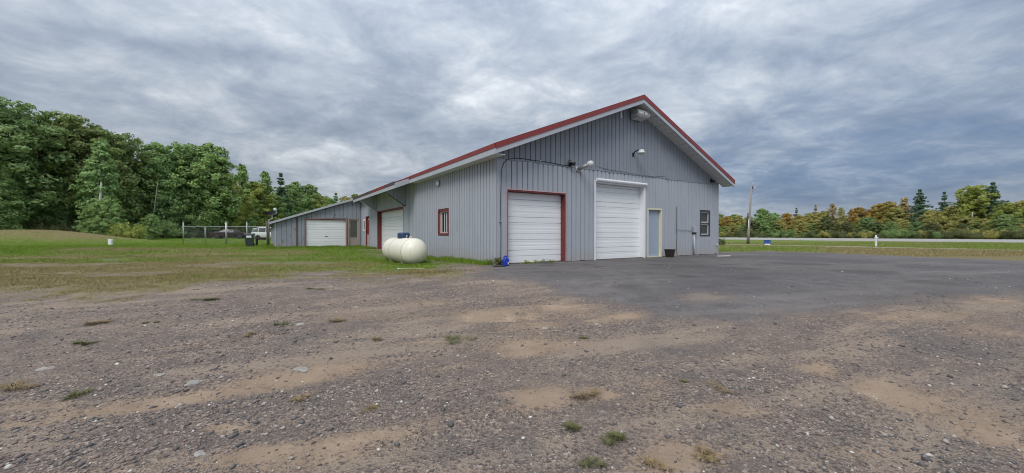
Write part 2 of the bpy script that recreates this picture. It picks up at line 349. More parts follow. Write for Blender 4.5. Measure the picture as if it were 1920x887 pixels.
def ground_material():
    m, t, b = new_mat('ground_cover'); o = t.obj()
    big = t.noise(o, .45, 5, .6); mid = t.noise(o, 3.2, 5, .6); fine = t.noise(o, 26, 5, .65); grit = t.noise(o, 140, 3, .7)
    pebc = t.voro(o, 46, 'Color'); pebd = t.voro(o, 46); pebs = t.new('ShaderNodeSeparateColor'); t.put(pebs.inputs[0], pebc)
    smallc = t.voro(o, 115, 'Color'); sm = t.new('ShaderNodeSeparateColor'); t.put(sm.inputs[0], smallc)
    # gravel: small stones of several greys over brown fines
    g1 = t.ramp(pebs.outputs[0], [(0, (.085, .08, .082)), (.35, (.16, .142, .137)), (.62, (.24, .205, .19)), (.85, (.32, .27, .245)), (.97, (.50, .46, .43)), (1, (.66, .64, .61))])
    g2 = t.ramp(sm.outputs[1], [(0, (.11, .10, .096)), (.45, (.20, .172, .16)), (.8, (.29, .245, .22)), (1, (.48, .43, .39))])
    grav = t.mix(t.sstep(pebs.outputs[1], .45, .7), g2, g1)
    grav = t.mix(t.math('MULTIPLY', t.sstep(big, .42, .66), .55), grav, t.mix(fine, (.18, .155, .145), (.34, .285, .25)))
    grav = t.mix(t.math('MULTIPLY', t.sstep(mid, .46, .60), .40), grav, (.135, .125, .128))
    grav = t.mix(1.0, grav, (.94, .86, .79), 'MULTIPLY')
    film = t.noise(t.aniso(o, 21, .34, 1.5), .95, 9, .66, .4)
    cell = t.math('ADD', t.math('MULTIPLY', t.math('SUBTRACT', pebs.outputs[0], .5), .5), t.math('MULTIPLY', t.math('SUBTRACT', sm.outputs[0], .5), .5))
    film = t.math('ADD', film, t.math('ADD', t.math('MULTIPLY', t.math('SUBTRACT', fine, .5), .22), t.math('MULTIPLY', cell, .16)))
    grav = t.mix(t.math('MULTIPLY', t.sstep(film, .485, .60), .88), grav, t.mix(t.math('ADD', t.math('MULTIPLY', grit, .6), t.math('MULTIPLY', fine, .4)), (.21, .16, .12), (.46, .365, .285)))
    grav = t.mix(t.math('MULTIPLY', t.sstep(t.noise(o, .7, 6, .62), .53, .66), .5), grav, t.mix(pebs.outputs[2], (.055, .054, .058), (.19, .175, .17)))
    # drifts of fine sand
    sandv = t.math('ADD', t.attr('sand'), t.math('ADD', t.math('MULTIPLY', t.math('SUBTRACT', mid, .5), .55), t.math('MULTIPLY', t.math('SUBTRACT', fine, .5), 1.1)))
    sandv = t.math('ADD', sandv, t.math('MULTIPLY', t.math('SUBTRACT', big, .5), .5))
    strk = t.noise(t.aniso(o, 21, .35, 2.6), 1.8, 7, .66)
    sandv = t.math('ADD', sandv, t.math('MULTIPLY', t.math('SUBTRACT', strk, .5), 1.3))
    sandv = t.math('ADD', sandv, t.math('MULTIPLY', cell, .75))
    sandm = t.sstep(sandv, .34, .86)
    sandc = t.ramp(t.math('ADD', t.math('MULTIPLY', mid, .6), t.math('MULTIPLY', grit, .4)), [(.3, (.235, .165, .115)), (.55, (.37, .275, .195)), (.75, (.50, .39, .295))])
    col = t.mix(t.math('MULTIPLY', sandm, .85), grav, sandc)
    # asphalt
    asc = t.ramp(t.math('ADD', t.math('MULTIPLY', grit, .55), t.math('MULTIPLY', mid, .45)), [(.32, (.078, .072, .073)), (.5, (.155, .143, .142)), (.68, (.27, .25, .245))])
    spk_ = t.noise(o, 42, 2, .6); asc = t.mix(t.sstep(spk_, .60, .72), asc, (.34, .325, .32)); asc = t.mix(t.math('MULTIPLY', t.sstep(spk_, .42, .30), .7), asc, (.05, .048, .05))
    asc = t.mix(t.math('MULTIPLY', t.sstep(big, .35, .65), .40), asc, (.122, .113, .113))
    streak = t.noise(t.aniso(o, 12, .13, 1.5), 1.3, 6, .62)
    asc = t.mix(t.math('MULTIPLY', t.sstep(streak, .47, .68), .6), asc, t.mix(grit, (.19, .17, .158), (.29, .26, .24)))
    oldp = t.noise(o, .28, 3, .5); asc = t.mix(t.math('MULTIPLY', t.sstep(t.math('ADD', oldp, t.math('MULTIPLY', t.math('SUBTRACT', mid, .5), .25)), .46, .60), .5), asc, (.10, .095, .10))
    crk = t.noise(t.mapping(o, (1, 1, 1)), .9, 3, .5, 0, 1); cv = t.new('ShaderNodeTexVoronoi', feature='DISTANCE_TO_EDGE'); t.put(cv.inputs['Vector'], t.vmath('ADD', o, t.vmath('MULTIPLY', crk, (1.6, 1.6, 0)))); cv.inputs['Scale'].default_value = .32
    asc = t.mix(t.math('MULTIPLY', t.sstep(cv.outputs['Distance'], .008, .003), .16), asc, (.05, .047, .046))
    asc = t.mix(t.math('MULTIPLY', t.sstep(sandv, .40, .8), .6), asc, (.27, .215, .17))
    asc = t.mix(t.math('MULTIPLY', t.sstep(t.math('ADD', t.attr('stain'), t.math('MULTIPLY', t.math('SUBTRACT', mid, .5), .6)), .25, .7), .45), asc, (.055, .052, .053))
    asm = t.sstep(t.math('ADD', t.attr('asphalt'), t.math('ADD', t.math('MULTIPLY', t.math('SUBTRACT', fine, .5), 1.3), t.math('MULTIPLY', cell, .5))), .3, .7)
    col = t.mix(asm, col, asc)
    # grass
    turf = t.noise(t.mapping(o, (1, .5, 1)), 9, 6, .7)
    gr = t.ramp(t.math('ADD', t.math('MULTIPLY', turf, .6), t.math('MULTIPLY', fine, .4)), [(.3, (.062, .100, .012)), (.5, (.125, .19, .022)), (.72, (.21, .27, .05))])
    dr = t.ramp(t.math('ADD', t.math('MULTIPLY', turf, .6), t.math('MULTIPLY', fine, .4)), [(.3, (.10, .084, .036)), (.5, (.205, .170, .078)), (.72, (.36, .29, .15))])
    dm = t.sstep(t.math('ADD', t.attr('dry'), t.math('ADD', t.math('MULTIPLY', t.math('SUBTRACT', t.noise(t.mapping(o, (.6, 1.4, 1)), 1.3, 6, .65), .5), 1.5), t.math('MULTIPLY', t.math('SUBTRACT', turf, .5), .7))), .15, .95)
    gr = t.mix(dm, gr, dr)
    gm = t.sstep(t.math('ADD', t.attr('grass'), t.math('ADD', t.math('MULTIPLY', t.math('SUBTRACT', mid, .5), .8), t.math('MULTIPLY', t.math('SUBTRACT', fine, .5), .9))), .32, .85)
    col = t.mix(gm, col, gr)
    pth = t.sstep(t.math('ADD', t.attr('path'), t.math('MULTIPLY', t.math('SUBTRACT', mid, .5), .5)), .3, .7)
    col = t.mix(t.math('MULTIPLY', pth, .9), col, t.mix(mid, (.32, .29, .23), (.44, .40, .33)))
    rd = t.attr('road'); col = t.mix(t.sstep(rd, .4, .6), col, t.mix(mid, (.32, .315, .295), (.40, .39, .365)))
    t.put(b.inputs['Base Color'], col)
    b.inputs['Roughness'].default_value = .92; b.inputs['Specular IOR Level'].default_value = .25
    hgt = t.math('ADD', t.math('MULTIPLY', pebd, t.math('SUBTRACT', 1.0, sandm)), t.math('ADD', t.math('MULTIPLY', grit, .5), t.math('MULTIPLY', fine, .8)))
    t.put(b.inputs['Normal'], t.bump(hgt, .75, .03)); return m
M_GROUND = ground_material()

def build_ground():
    ys = [-14, -10, -7, -5, -3.5, -2.5, -1.6, -.9, -.3, .2, .6]; y = 1.0
    while y < 6: ys.append(y); y += .045
    while y < 110: ys.append(y); y *= 1.0085
    while y < 9000: ys.append(y); y *= 1.07
    ys = np.array(ys)
    a = np.concatenate([[-12, -8, -6, -4.5, -3.5, -2.9, -2.4, -2.1, -1.9, -1.75, -1.62], np.arange(-1.5, 1.501, .0068), [1.62, 1.75, 1.9, 2.1, 2.4, 2.9, 3.5, 4.5, 6, 8, 12]])
    g = np.sqrt(ys**2+9); X = g[:, None]*a[None, :]; Y = np.repeat(ys[:, None], len(a), 1)
    Z = height(X, Y); z = zones(X, Y); nr, nc = X.shape
    idx = np.arange(nr*nc).reshape(nr, nc)
    Q = np.stack([idx[:-1, :-1], idx[:-1, 1:], idx[1:, 1:], idx[1:, :-1]], -1).reshape(-1, 4)
    verts = np.stack([X, Y, Z], -1).reshape(-1, 3); at_ = {k: v.ravel() for k, v in z.items()}
    fm = {k: v[Q].mean(1) for k, v in at_.items()}; fx, fy = verts[Q].mean(1)[:, 0], verts[Q].mean(1)[:, 1]
    zone = np.zeros(len(Q), int)
    zone[fm['grass'] > .5] = 1; zone[(fm['grass'] > .5) & (poly_sdf(fx, fy, VERGE) > 0)] = 2
    zone[fm['asphalt'] > .5] = 3; zone[fm['path'] > .5] = 4; zone[fm['road'] > .5] = 5
    for k, name in enumerate(['ground', 'lawn', 'roadside_grass', 'asphalt_lot', 'path', 'road']):
        q = Q[zone == k]; used, inv = np.unique(q, return_inverse=True)
        me = np_mesh(name, verts[used], inv.reshape(-1, 4))
        for n_, v_ in at_.items(): set_attr(me, n_, v_[used])
        me.polygons.foreach_set('use_smooth', np.ones(len(q), bool)); me.materials.append(M_GROUND)
        o = link(bpy.data.objects.new(name, me)); o['kind'] = 'structure'
build_ground()

# ------------------------------------------------------------------ building materials
def siding_mat(name, col, worn=0.0, dirt=.35):
    """painted siding: streaks down the boards, dust at the foot, paint lost where worn"""
    m, t, b = new_mat(name); o = t.obj(); r = t.rnd_obj()
    st = t.noise(t.mapping(o, (9, 9, .55)), 1.0, 5, .6); bl = t.noise(o, 1.1, 5, .6); fi = t.noise(o, 34, 4, .6)
    c = t.mix(st, [k*.86 for k in col], [min(1, k*1.12) for k in col])
    c = t.mix(t.math('MULTIPLY', t.sstep(bl, .5, .72), dirt), c, [col[0]*.80, col[1]*.79, col[2]*.77])
    c = t.mix(t.math('MULTIPLY', r, .14), c, [k*.80 for k in col])
    z = t.new('ShaderNodeSeparateXYZ'); t.put(z.inputs[0], o)
    low = t.math('MULTIPLY', t.sstep(t.math('ADD', z.outputs[2], t.math('MULTIPLY', t.math('SUBTRACT', bl, .5), .7)), 0.60, .02), .5)
    c = t.mix(low, c, (.36, .33, .30))
    spk = t.sstep(t.voro(o, 3.3), .035, .015); c = t.mix(t.math('MULTIPLY', spk, .7), c, (.08, .075, .075))
    if worn:
        pe = t.noise(t.mapping(o, (5.5, 5.5, 1.0)), 1.25, 6, .62)
        pm = t.sstep(t.math('ADD', pe, t.math('MULTIPLY', t.math('SUBTRACT', bl, .5), .5)), .72-worn*.08, .75-worn*.08)
        c = t.mix(pm, c, t.mix(fi, (.085, .065, .06), (.19, .135, .12)))
    t.put(b.inputs['Base Color'], c); b.inputs['Roughness'].default_value = .55
    b.inputs['Specular IOR Level'].default_value = .3
    t.put(b.inputs['Normal'], t.bump(t.math('ADD', st, t.math('MULTIPLY', fi, .3)), .12, .01)); return m
M_SIDE = siding_mat('grey_siding_paint', (.385, .415, .465))
M_GABLE = siding_mat('darker_grey_siding_paint', (.255, .28, .325), dirt=.5)
M_WORN = siding_mat('worn_grey_siding_paint', (.275, .30, .345), worn=1.25, dirt=.6)
M_BACK = simple('dark_wall_sheathing', (.075, .080, .090), .9)
M_RED = simple('red_roof_metal', (.215, .030, .028), .45, var=.22, nscale=1.5)
M_REDTRIM = simple('dark_red_trim_paint', (.155, .028, .026), .6, var=.25, nscale=4)
M_REDTRIM2 = simple('faded_pink_trim_paint', (.50, .37, .37), .6, var=.2, nscale=4)
M_REDOLD = simple('weathered_dark_red_roof_metal', (.085, .042, .042), .6, var=.5, nscale=1.2)
M_FASCIA = simple('light_grey_fascia_paint', (.40, .425, .47), .5, var=.1, nscale=2)
M_SOFFIT = simple('off_white_soffit', (.60, .61, .59), .6, var=.07, nscale=2)
M_DOORW = simple('white_door_enamel', (.80, .82, .84), .42, var=.05, nscale=1.2)
M_WTRIM = simple('white_trim_paint', (.74, .76, .78), .5, var=.07, nscale=2)
M_CREAM = simple('cream_trim_paint', (.66, .62, .46), .55, var=.12, nscale=3)
M_MDOOR = simple('pale_blue_grey_door_paint', (.32, .385, .49), .45, var=.05, nscale=2)
M_TAN = simple('weathered_tan_wood', (.34, .30, .27), .8, var=.22, nscale=8)
M_SCREEN = simple('dark_screen_mesh', (.085, .09, .075), .8, var=.15, nscale=10)
M_NAVY = simple('dark_slate_window_trim', (.055, .06, .08), .5)
M_GALV = simple('galvanised_steel', (.42, .43, .44), .45, .6, var=.12, nscale=8)
M_ALU = simple('dull_aluminium', (.50, .51, .51), .45, .3, var=.1, nscale=5)
M_BLACK = simple('black_plastic', (.015, .015, .016), .5, var=.2)
M_LEN = simple('cloudy_lamp_glass', (.56, .58, .57), .25, var=.06)
M_TAN2 = simple('stained_wood_edge', (.11, .09, .08), .85, var=.3, nscale=9)
M_ROOFGREY = simple('grey_roof_metal', (.43, .455, .49), .45, .2, var=.1, nscale=2)
M_CURT = simple('pale_curtain_cloth', (.55, .56, .54), .9, var=.08)
M_BLIND = simple('dusty_window_blind', (.20, .20, .17), .7, var=.1)
def glass_mat():   # window glass, a little dusty
    m, t, b = new_mat('dark_window_glass'); b.inputs['Base Color'].default_value = (.02, .024, .026, 1)
    b.inputs['Roughness'].default_value = .2; b.inputs['Specular IOR Level'].default_value = .3
    t.put(b.inputs['Normal'], t.bump(t.noise(t.obj(), 2.2, 2), .04, .02)); return m
M_GLASS = glass_mat()

# ------------------------------------------------------------------ main building (frame: x along the gable wall, y along the side wall)
BW, BL_, EAVE = 12.94, 34.0, 3.62
building = thing('pole_building', 'large grey metal sided pole building with red edged gable roof and white overhead doors', 'building', (*C0, 0), AL)
RX = 6.47
def roof_z(x): return 6.55-.405*(RX-x) if x < RX else 6.55-.425*(x-RX)
TH = .30                                                   # roof depth seen at the rake
FRONT = lambda a, d, b: (a, -d, b)                         # a along, d outward, b up
LEFT = lambda a, d, b: (-d, a, b)
rb = random.Random(5)

def rect_minus(x0, x1, z0, z1, holes):
    """vertical strips of the rectangle left over after the openings"""
    xs = sorted({x0, x1} | {h[0] for h in holes if x0 < h[0] < x1} | {h[1] for h in holes if x0 < h[1] < x1}); out = []
    for a, b in zip(xs[:-1], xs[1:]):
        segs = [(z0, z1)]
        for h in holes:
            if h[0] < b-1e-6 and h[1] > a+1e-6:
                ns = []
                for s0, s1 in segs:
                    if h[2] > s0: ns.append((s0, min(s1, h[2])))
                    if h[3] < s1: ns.append((max(s0, h[3]), s1))
                segs = [q for q in ns if q[1]-q[0] > .01]
        out += [(a, b, *s_) for s_ in segs]
    return out

def boards(parent, fn, x0, x1, zlo, ztop, pitch, mat, holes=(), thick=.030, gap=.025, base=.0, jitter=.004, name='siding_board'):
    n = max(1, round((x1-x0)/pitch)); w = (x1-x0)/n
    for i in range(n):
        a0, a1 = x0+i*w+gap/2, x0+(i+1)*w-gap/2; mbs = {True: MB(), False: MB()}   # pieces above an opening are boards of their own
        lo = (zlo(a0+w/2) if callable(zlo) else zlo)+rb.uniform(-jitter, jitter); th = thick+rb.uniform(-.002, .002)
        top = lambda a: ztop(a) if callable(ztop) else ztop
        zt = max(top(a0), top(a1)); c = .009
        segs = rect_minus(a0, a1, lo, zt, holes); joined = any(abs(g[2]-lo) < 1e-6 and abs(g[3]-zt) < 1e-6 for g in segs)
        for (p, q, s0, s1) in segs:
            mb = mbs[True if joined else s0 <= lo+1e-6]
            full = abs(s1-zt) < 1e-6
            e0, e1 = (top(p), top(q)) if full else (s1, s1)
            if min(e0, e1) <= s0+.005: continue
            cl = c if p == a0 else 0; cr = c if q == a1 else 0
            vs = [fn(p, base, s0), fn(q, base, s0), fn(q, base, e1), fn(p, base, e0), fn(p+cl, base+th, s0), fn(q-cr, base+th, s0), fn(q-cr, base+th, e1), fn(p+cl, base+th, e0)]
            mb.add(vs, [(0, 3, 2, 1), (4, 5, 6, 7), (0, 1, 5, 4), (1, 2, 6, 5), (2, 3, 7, 6), (3, 0, 4, 7)])
        for mb in mbs.values():
            if mb.v: mb.build(name, mat, parent)

def wall_sheet(name, fn, strips, topf=None, d0=-.16, d1=0.0, mat=M_BACK, parent=None):
    mb = MB()
    for (a, b, z0, z1, *e) in strips:
        pz = [(a, z0), (b, z0), (b, e[0] if e else z1), (a, z1)]
        mb.prism(pz, d0, d1, fn)
    return mb.build(name, mat, parent, fixn=True)

D1 = (.42, 2.86, -.1, 2.45); D2 = (4.42, 7.23, -.1, 3.03); MD = (7.53, 8.38, -.1, 2.05); WF = (11.37, 12.16, .93, 2.11)
grow = lambda h: (h[0]-.03, h[1]+.03, h[2]-.03, h[3]+.03)
fh = [grow(h) for h in (D1, D2, MD, WF)]
SEAM = 3.50
under = lambda x: roof_z(x)-TH+.03
# backing of the front wall: strips under the roof slope, with the openings left out
strips = []
xs = sorted({0.0, BW, RX} | {h[0] for h in fh} | {h[1] for h in fh})
for a, b in zip(xs[:-1], xs[1:]):
    hh = [h for h in fh if h[0] < b-1e-6 and h[1] > a+1e-6]
    if not hh: strips.append((a, b, -.35, under(a)-.05, under(b)-.05))
    else:
        z = -.35
        for h in sorted(hh, key=lambda q: q[2]):
            if h[2] > z+.01: strips.append((a, b, z, h[2], h[2]))
            z = h[3]
        strips.append((a, b, z, under(a)-.05, under(b)-.05))
front = wall_sheet('wall', FRONT, strips, parent=building); front['label'] = 'gable end wall facing the paved lot'
# corner boards and siding
MB().prism([(-.02, -.03), (.34, -.03), (.34, SEAM+.02), (-.02, SEAM+.02)], .0, .026, FRONT).build('corner_board', M_SIDE, front)
MB().prism([(BW-.11, -.03), (BW+.02, -.03), (BW+.02, SEAM), (BW-.11, SEAM)], .0, .030, FRONT).build('corner_board', M_SIDE, front)
TR = .07
fht = [(D1[0]-TR, D1[1]+.05, -1, D1[3]+.05), (D2[0]-TR, D2[1]+TR, -1, D2[3]+.06), (MD[0]-TR, MD[1]+TR, -1, MD[3]+TR), (WF[0]-.04, WF[1]+.04, WF[2]-.05, WF[3]+.05)]
boards(front, FRONT, .34, BW-.11, .02, SEAM, .22, M_SIDE, fht, jitter=.012)
boards(front, FRONT, .0, BW, SEAM-.05, lambda a: under(a), .22, M_GABLE, base=.026, jitter=.02, gap=.020, thick=.022)
gb = MB(); gz = lambda a: under(a)-.06
gb.prism([(.02, SEAM-.02), (BW-.02, SEAM-.02), (BW-.02, gz(BW-.02)), (RX, gz(RX)), (.02, gz(.02))], .002, .024, FRONT); gb.build('gable_sheathing', M_BACK, front)
fl = MB(); fl.prism([(0.0, SEAM-.045), (BW, SEAM-.045), (BW, SEAM-.03), (0.0, SEAM-.03)], .020, .030, FRONT); fl.build('flashing_strip', M_GABLE, front)
MB().prism([(.3, -.10), (BW-.05, -.10), (BW-.05, .015), (.3, .015)], -.12, .004, FRONT).build('foundation_edge', M_TAN2, front)

# side wall
D3 = (9.86, 15.40, -.3, 2.44); WL = (3.80, 4.86, .99, 2.00); RD = (17.82, 18.78, -.3, 2.20); WW = (19.10, 19.72, 1.24, 2.04)
lh = [grow(h) for h in (D3, WL, RD, WW)]
L_END = 20.5
side = wall_sheet('wall', LEFT, [(a, b, z0, z1) for (a, b, z0, z1) in rect_minus(.0, BL_, -.4, EAVE-.02, lh)], parent=building); side['label'] = 'long side wall above the grass'
lht = [(D3[0]-.08, D3[1]+.10, -1, D3[3]+.08), (WL[0]-.06, WL[1]+.06, WL[2]-.06, WL[3]+.06), (RD[0]-.05, RD[1]+.05, -1, RD[3]+.05), (WW[0]-.04, WW[1]+.04, WW[2]-.04, WW[3]+.04)]
boards(side, LEFT, .16, 9.36, lambda a: -.02-.012*a, EAVE-.02, .215, M_SIDE, lht, jitter=.02, gap=.050, thick=.042)
boards(side, LEFT, 9.36, L_END, -.15, EAVE-.02, .43, M_SIDE, lht, jitter=.02)
MB().prism([(-.026, -.03), (.16, -.03), (.16, EAVE-.02), (-.026, EAVE-.02)], .0, .028, LEFT).build('corner_board', M_SIDE, side)
MB().prism([(.16, -.09), (2.4, -.09), (2.4, -.035), (.16, -.035)], .0, .045, LEFT).build('base_flashing', M_WTRIM, side)
# far walls, seen only from elsewhere
MB().prism([(0.16, -.3), (BL_, -.3), (BL_, EAVE), (0.16, EAVE)], 0, .15, lambda a, d, b: (BW-d, a, b)).build('wall', M_SIDE, building)
mb = MB(); mb.prism([(0.0, -.3), (BW, -.3), (BW, under(BW)), (RX, under(RX)), (0.0, under(0.0))], 0, .15, lambda a, d, b: (a, BL_+d, b)); mb.build('wall', M_GABLE, building)

# roof: two slopes with ribs, rakes, fascia, soffit
EO, RO = .41, .62                                          # eave and rake overhang
xL, xR = -EO, BW+.38
def slope_piece(mb, xa, xb, y0, y1, top_off, thick):
    mb.add([(xa, y0, roof_z(xa)+top_off), (xb, y0, roof_z(xb)+top_off), (xb, y1, roof_z(xb)+top_off), (xa, y1, roof_z(xa)+top_off),
            (xa, y0, roof_z(xa)+top_off-thick), (xb, y0, roof_z(xb)+top_off-thick), (xb, y1, roof_z(xb)+top_off-thick), (xa, y1, roof_z(xa)+top_off-thick)],
           [(0, 1, 2, 3), (7, 6, 5, 4), (0, 4, 5, 1), (1, 5, 6, 2), (2, 6, 7, 3), (3, 7, 4, 0)])
roof = MB(); slope_piece(roof, xL, RX, -RO, BL_+.4, 0, .05); slope_piece(roof, RX, xR, -RO, BL_+.4, 0, .05)
roof = roof.build('roof', M_RED, building)
for (xa, xb) in ((xL, RX), (RX, xR)):
    y = -RO+.25
    while y < BL_:
        mb = MB(); mb.add([(xa-.004 if xa < 0 else xa, y-.03, roof_z(xa)), (xb, y-.03, roof_z(xb)), (xb, y+.03, roof_z(xb)), (xa, y+.03, roof_z(xa)),
                           (xa, y-.012, roof_z(xa)+.022), (xb, y-.012, roof_z(xb)+.022), (xb, y+.012, roof_z(xb)+.022), (xa, y+.012, roof_z(xa)+.022)],
                          [(0, 3, 2, 1), (4, 5, 6, 7), (0, 1, 5, 4), (1, 2, 6, 5), (2, 3, 7, 6), (3, 0, 4, 7)])
        mb.build('roof_rib', M_RED, roof); y += .40
mb = MB()
for (xa, xb) in ((xL, RX), (RX, xR)):
    mb.add([(xa, -RO-.03, roof_z(xa)+.028), (xb, -RO-.03, roof_z(xb)+.028), (xb, -RO+.12, roof_z(xb)+.028), (xa, -RO+.12, roof_z(xa)+.028),
            (xa, -RO-.03, roof_z(xa)-.155), (xb, -RO-.03, roof_z(xb)-.155), (xb, -RO+.0, roof_z(xb)-.155), (xa, -RO+.0, roof_z(xa)-.155)],
           [(0, 1, 2, 3), (0, 4, 5, 1), (4, 7, 6, 5), (3, 2, 6, 7), (0, 3, 7, 4), (1, 5, 6, 2)])
mb.build('rake_trim', M_RED, roof)
mb = MB()
for (xa, xb) in ((xL, RX), (RX, xR)):
    mb.add([(xa, -RO-.012, roof_z(xa)-.14), (xb, -RO-.012, roof_z(xb)-.14), (xb, -RO+.03, roof_z(xb)-.14), (xa, -RO+.03, roof_z(xa)-.14),
            (xa, -RO-.012, roof_z(xa)-TH-.01), (xb, -RO-.012, roof_z(xb)-TH-.01), (xb, -RO+.03, roof_z(xb)-TH-.01), (xa, -RO+.03, roof_z(xa)-TH-.01)],
           [(0, 1, 2, 3), (0, 4, 5, 1), (4, 7, 6, 5), (3, 2, 6, 7), (0, 3, 7, 4), (1, 5, 6, 2)])
rakeb = mb.build('rake_board', M_FASCIA, building)
# soffit boards of the front overhang: each a short board across the overhang
for (xa, xb) in ((xL+.03, RX-.01), (RX+.01, xR-.03)):
    n = round(abs(xb-xa)/.30)
    for i in range(n):
        p, q = xa+(xb-xa)*i/n+.011, xa+(xb-xa)*(i+1)/n-.011; dz = rb.uniform(-.004, .004)
        z = lambda x: roof_z(x)-TH+.015+dz
        MB().add([(p, -RO+.03, z(p)), (q, -RO+.03, z(q)), (q, -.05, z(q)), (p, -.05, z(p)), (p, -RO+.03, z(p)+.015), (q, -RO+.03, z(q)+.015), (q, -.05, z(q)+.015), (p, -.05, z(p)+.015)],
                 [(0, 3, 2, 1), (4, 5, 6, 7), (0, 1, 5, 4), (1, 2, 6, 5), (2, 3, 7, 6), (3, 0, 4, 7)]).build('soffit_board', M_SOFFIT, rakeb)
# eave along the side wall, continued as a canopy over the side door
CA, CB, CX = 7.6, 17.5, -1.12
def eave_run(y0, y1, x, red=M_RED):
    zt = roof_z(x)
    runs = [(y0, y1, red)] if red else [(CA, CA+1.7, M_REDOLD), (CA+1.702, 12.2, M_RED), (12.202, CB, M_REDOLD)]
    for ra, rb2, rm in runs: MB().box((x-.035, ra, zt-.135), (x-.006, rb2, zt+.012)).build('eave_trim', rm, roof)
    f = MB().box((x-.020, y0, zt-TH-.015), (x+.01, y1, zt-.125)).build('fascia', M_FASCIA, building); return f
f1 = eave_run(-RO-.01, CA, xL); f2 = eave_run(CA, CB, CX, None); f3 = eave_run(CB, 20.2, xL)
mb = MB(); slope_piece(mb, CX, xL+.004, CA, CB, -.003, .05); mb.build('canopy_roof', M_RED, building)
for y in (CA, CB-.03):
    mb = MB(); slope_piece(mb, CX, xL-.03, y, y+.03, -.06, TH-.05); mb.build('canopy_end_board', M_FASCIA, building)
# sloping soffits
def soffit(y0, y1, x0, x1, name='soffit'):
    z = lambda x: roof_z(x)-TH+.02
    MB().add([(x0, y0, z(x0)), (x1, y0, z(x1)), (x1, y1, z(x1)), (x0, y1, z(x0)), (x0, y0, z(x0)+.02), (x1, y0, z(x1)+.02), (x1, y1, z(x1)+.02), (x0, y1, z(x0)+.02)],
             [(0, 3, 2, 1), (4, 5, 6, 7), (0, 1, 5, 4), (1, 2, 6, 5), (2, 3, 7, 6), (3, 0, 4, 7)]).build(name, M_SOFFIT, building)
MB().box((xL+.01, -RO+.03, roof_z(xL)-TH-.002), (-.032, CA-.01, roof_z(xL)-TH+.016)).build('soffit', M_SOFFIT, building); soffit(CA+.03, CB-.04, CX+.01, -.03, 'canopy_soffit')
# the two triangular sided brackets of the canopy
for k, yb in enumerate((9.40, 15.62)):
    zw0 = 2.48; z1 = roof_z(-.02)-TH; z2 = roof_z(CX)-TH
    tri = MB().prism([(-.03, zw0), (-.03, z1), (CX+.02, z2)], yb, yb+.05, lambda a, d, b: (a, d, b)).build('canopy_bracket', M_BACK, building)
    for i in range(5):
        a0, a1 = -.03-(1.07*i/5)-.006, -.03-(1.07*(i+1)/5)+.006
        lo = lambda a: zw0+(z2-zw0)*(-a-.03)/(1.07); hi = lambda a: z1+(z2-z1)*(-a-.03)/(1.07)
        if hi(a1)-lo(a1) < .01: a1 += .02
        pz = [(a0, lo(a0)), (a0, hi(a0)), (a1, hi(a1)), (a1, lo(a1))]
        MB().prism(pz, yb-.016, yb-.001, lambda a, d, b: (a, d, b)).build('siding_board', M_SIDE, tri)
    MB().tube([(-.06, yb+.02, zw0-.01), (CX+.03, yb+.02, z2-.01)], .028, 4, False).build('bracket_edge', M_TAN2 if k == 0 else M_WTRIM, tri)

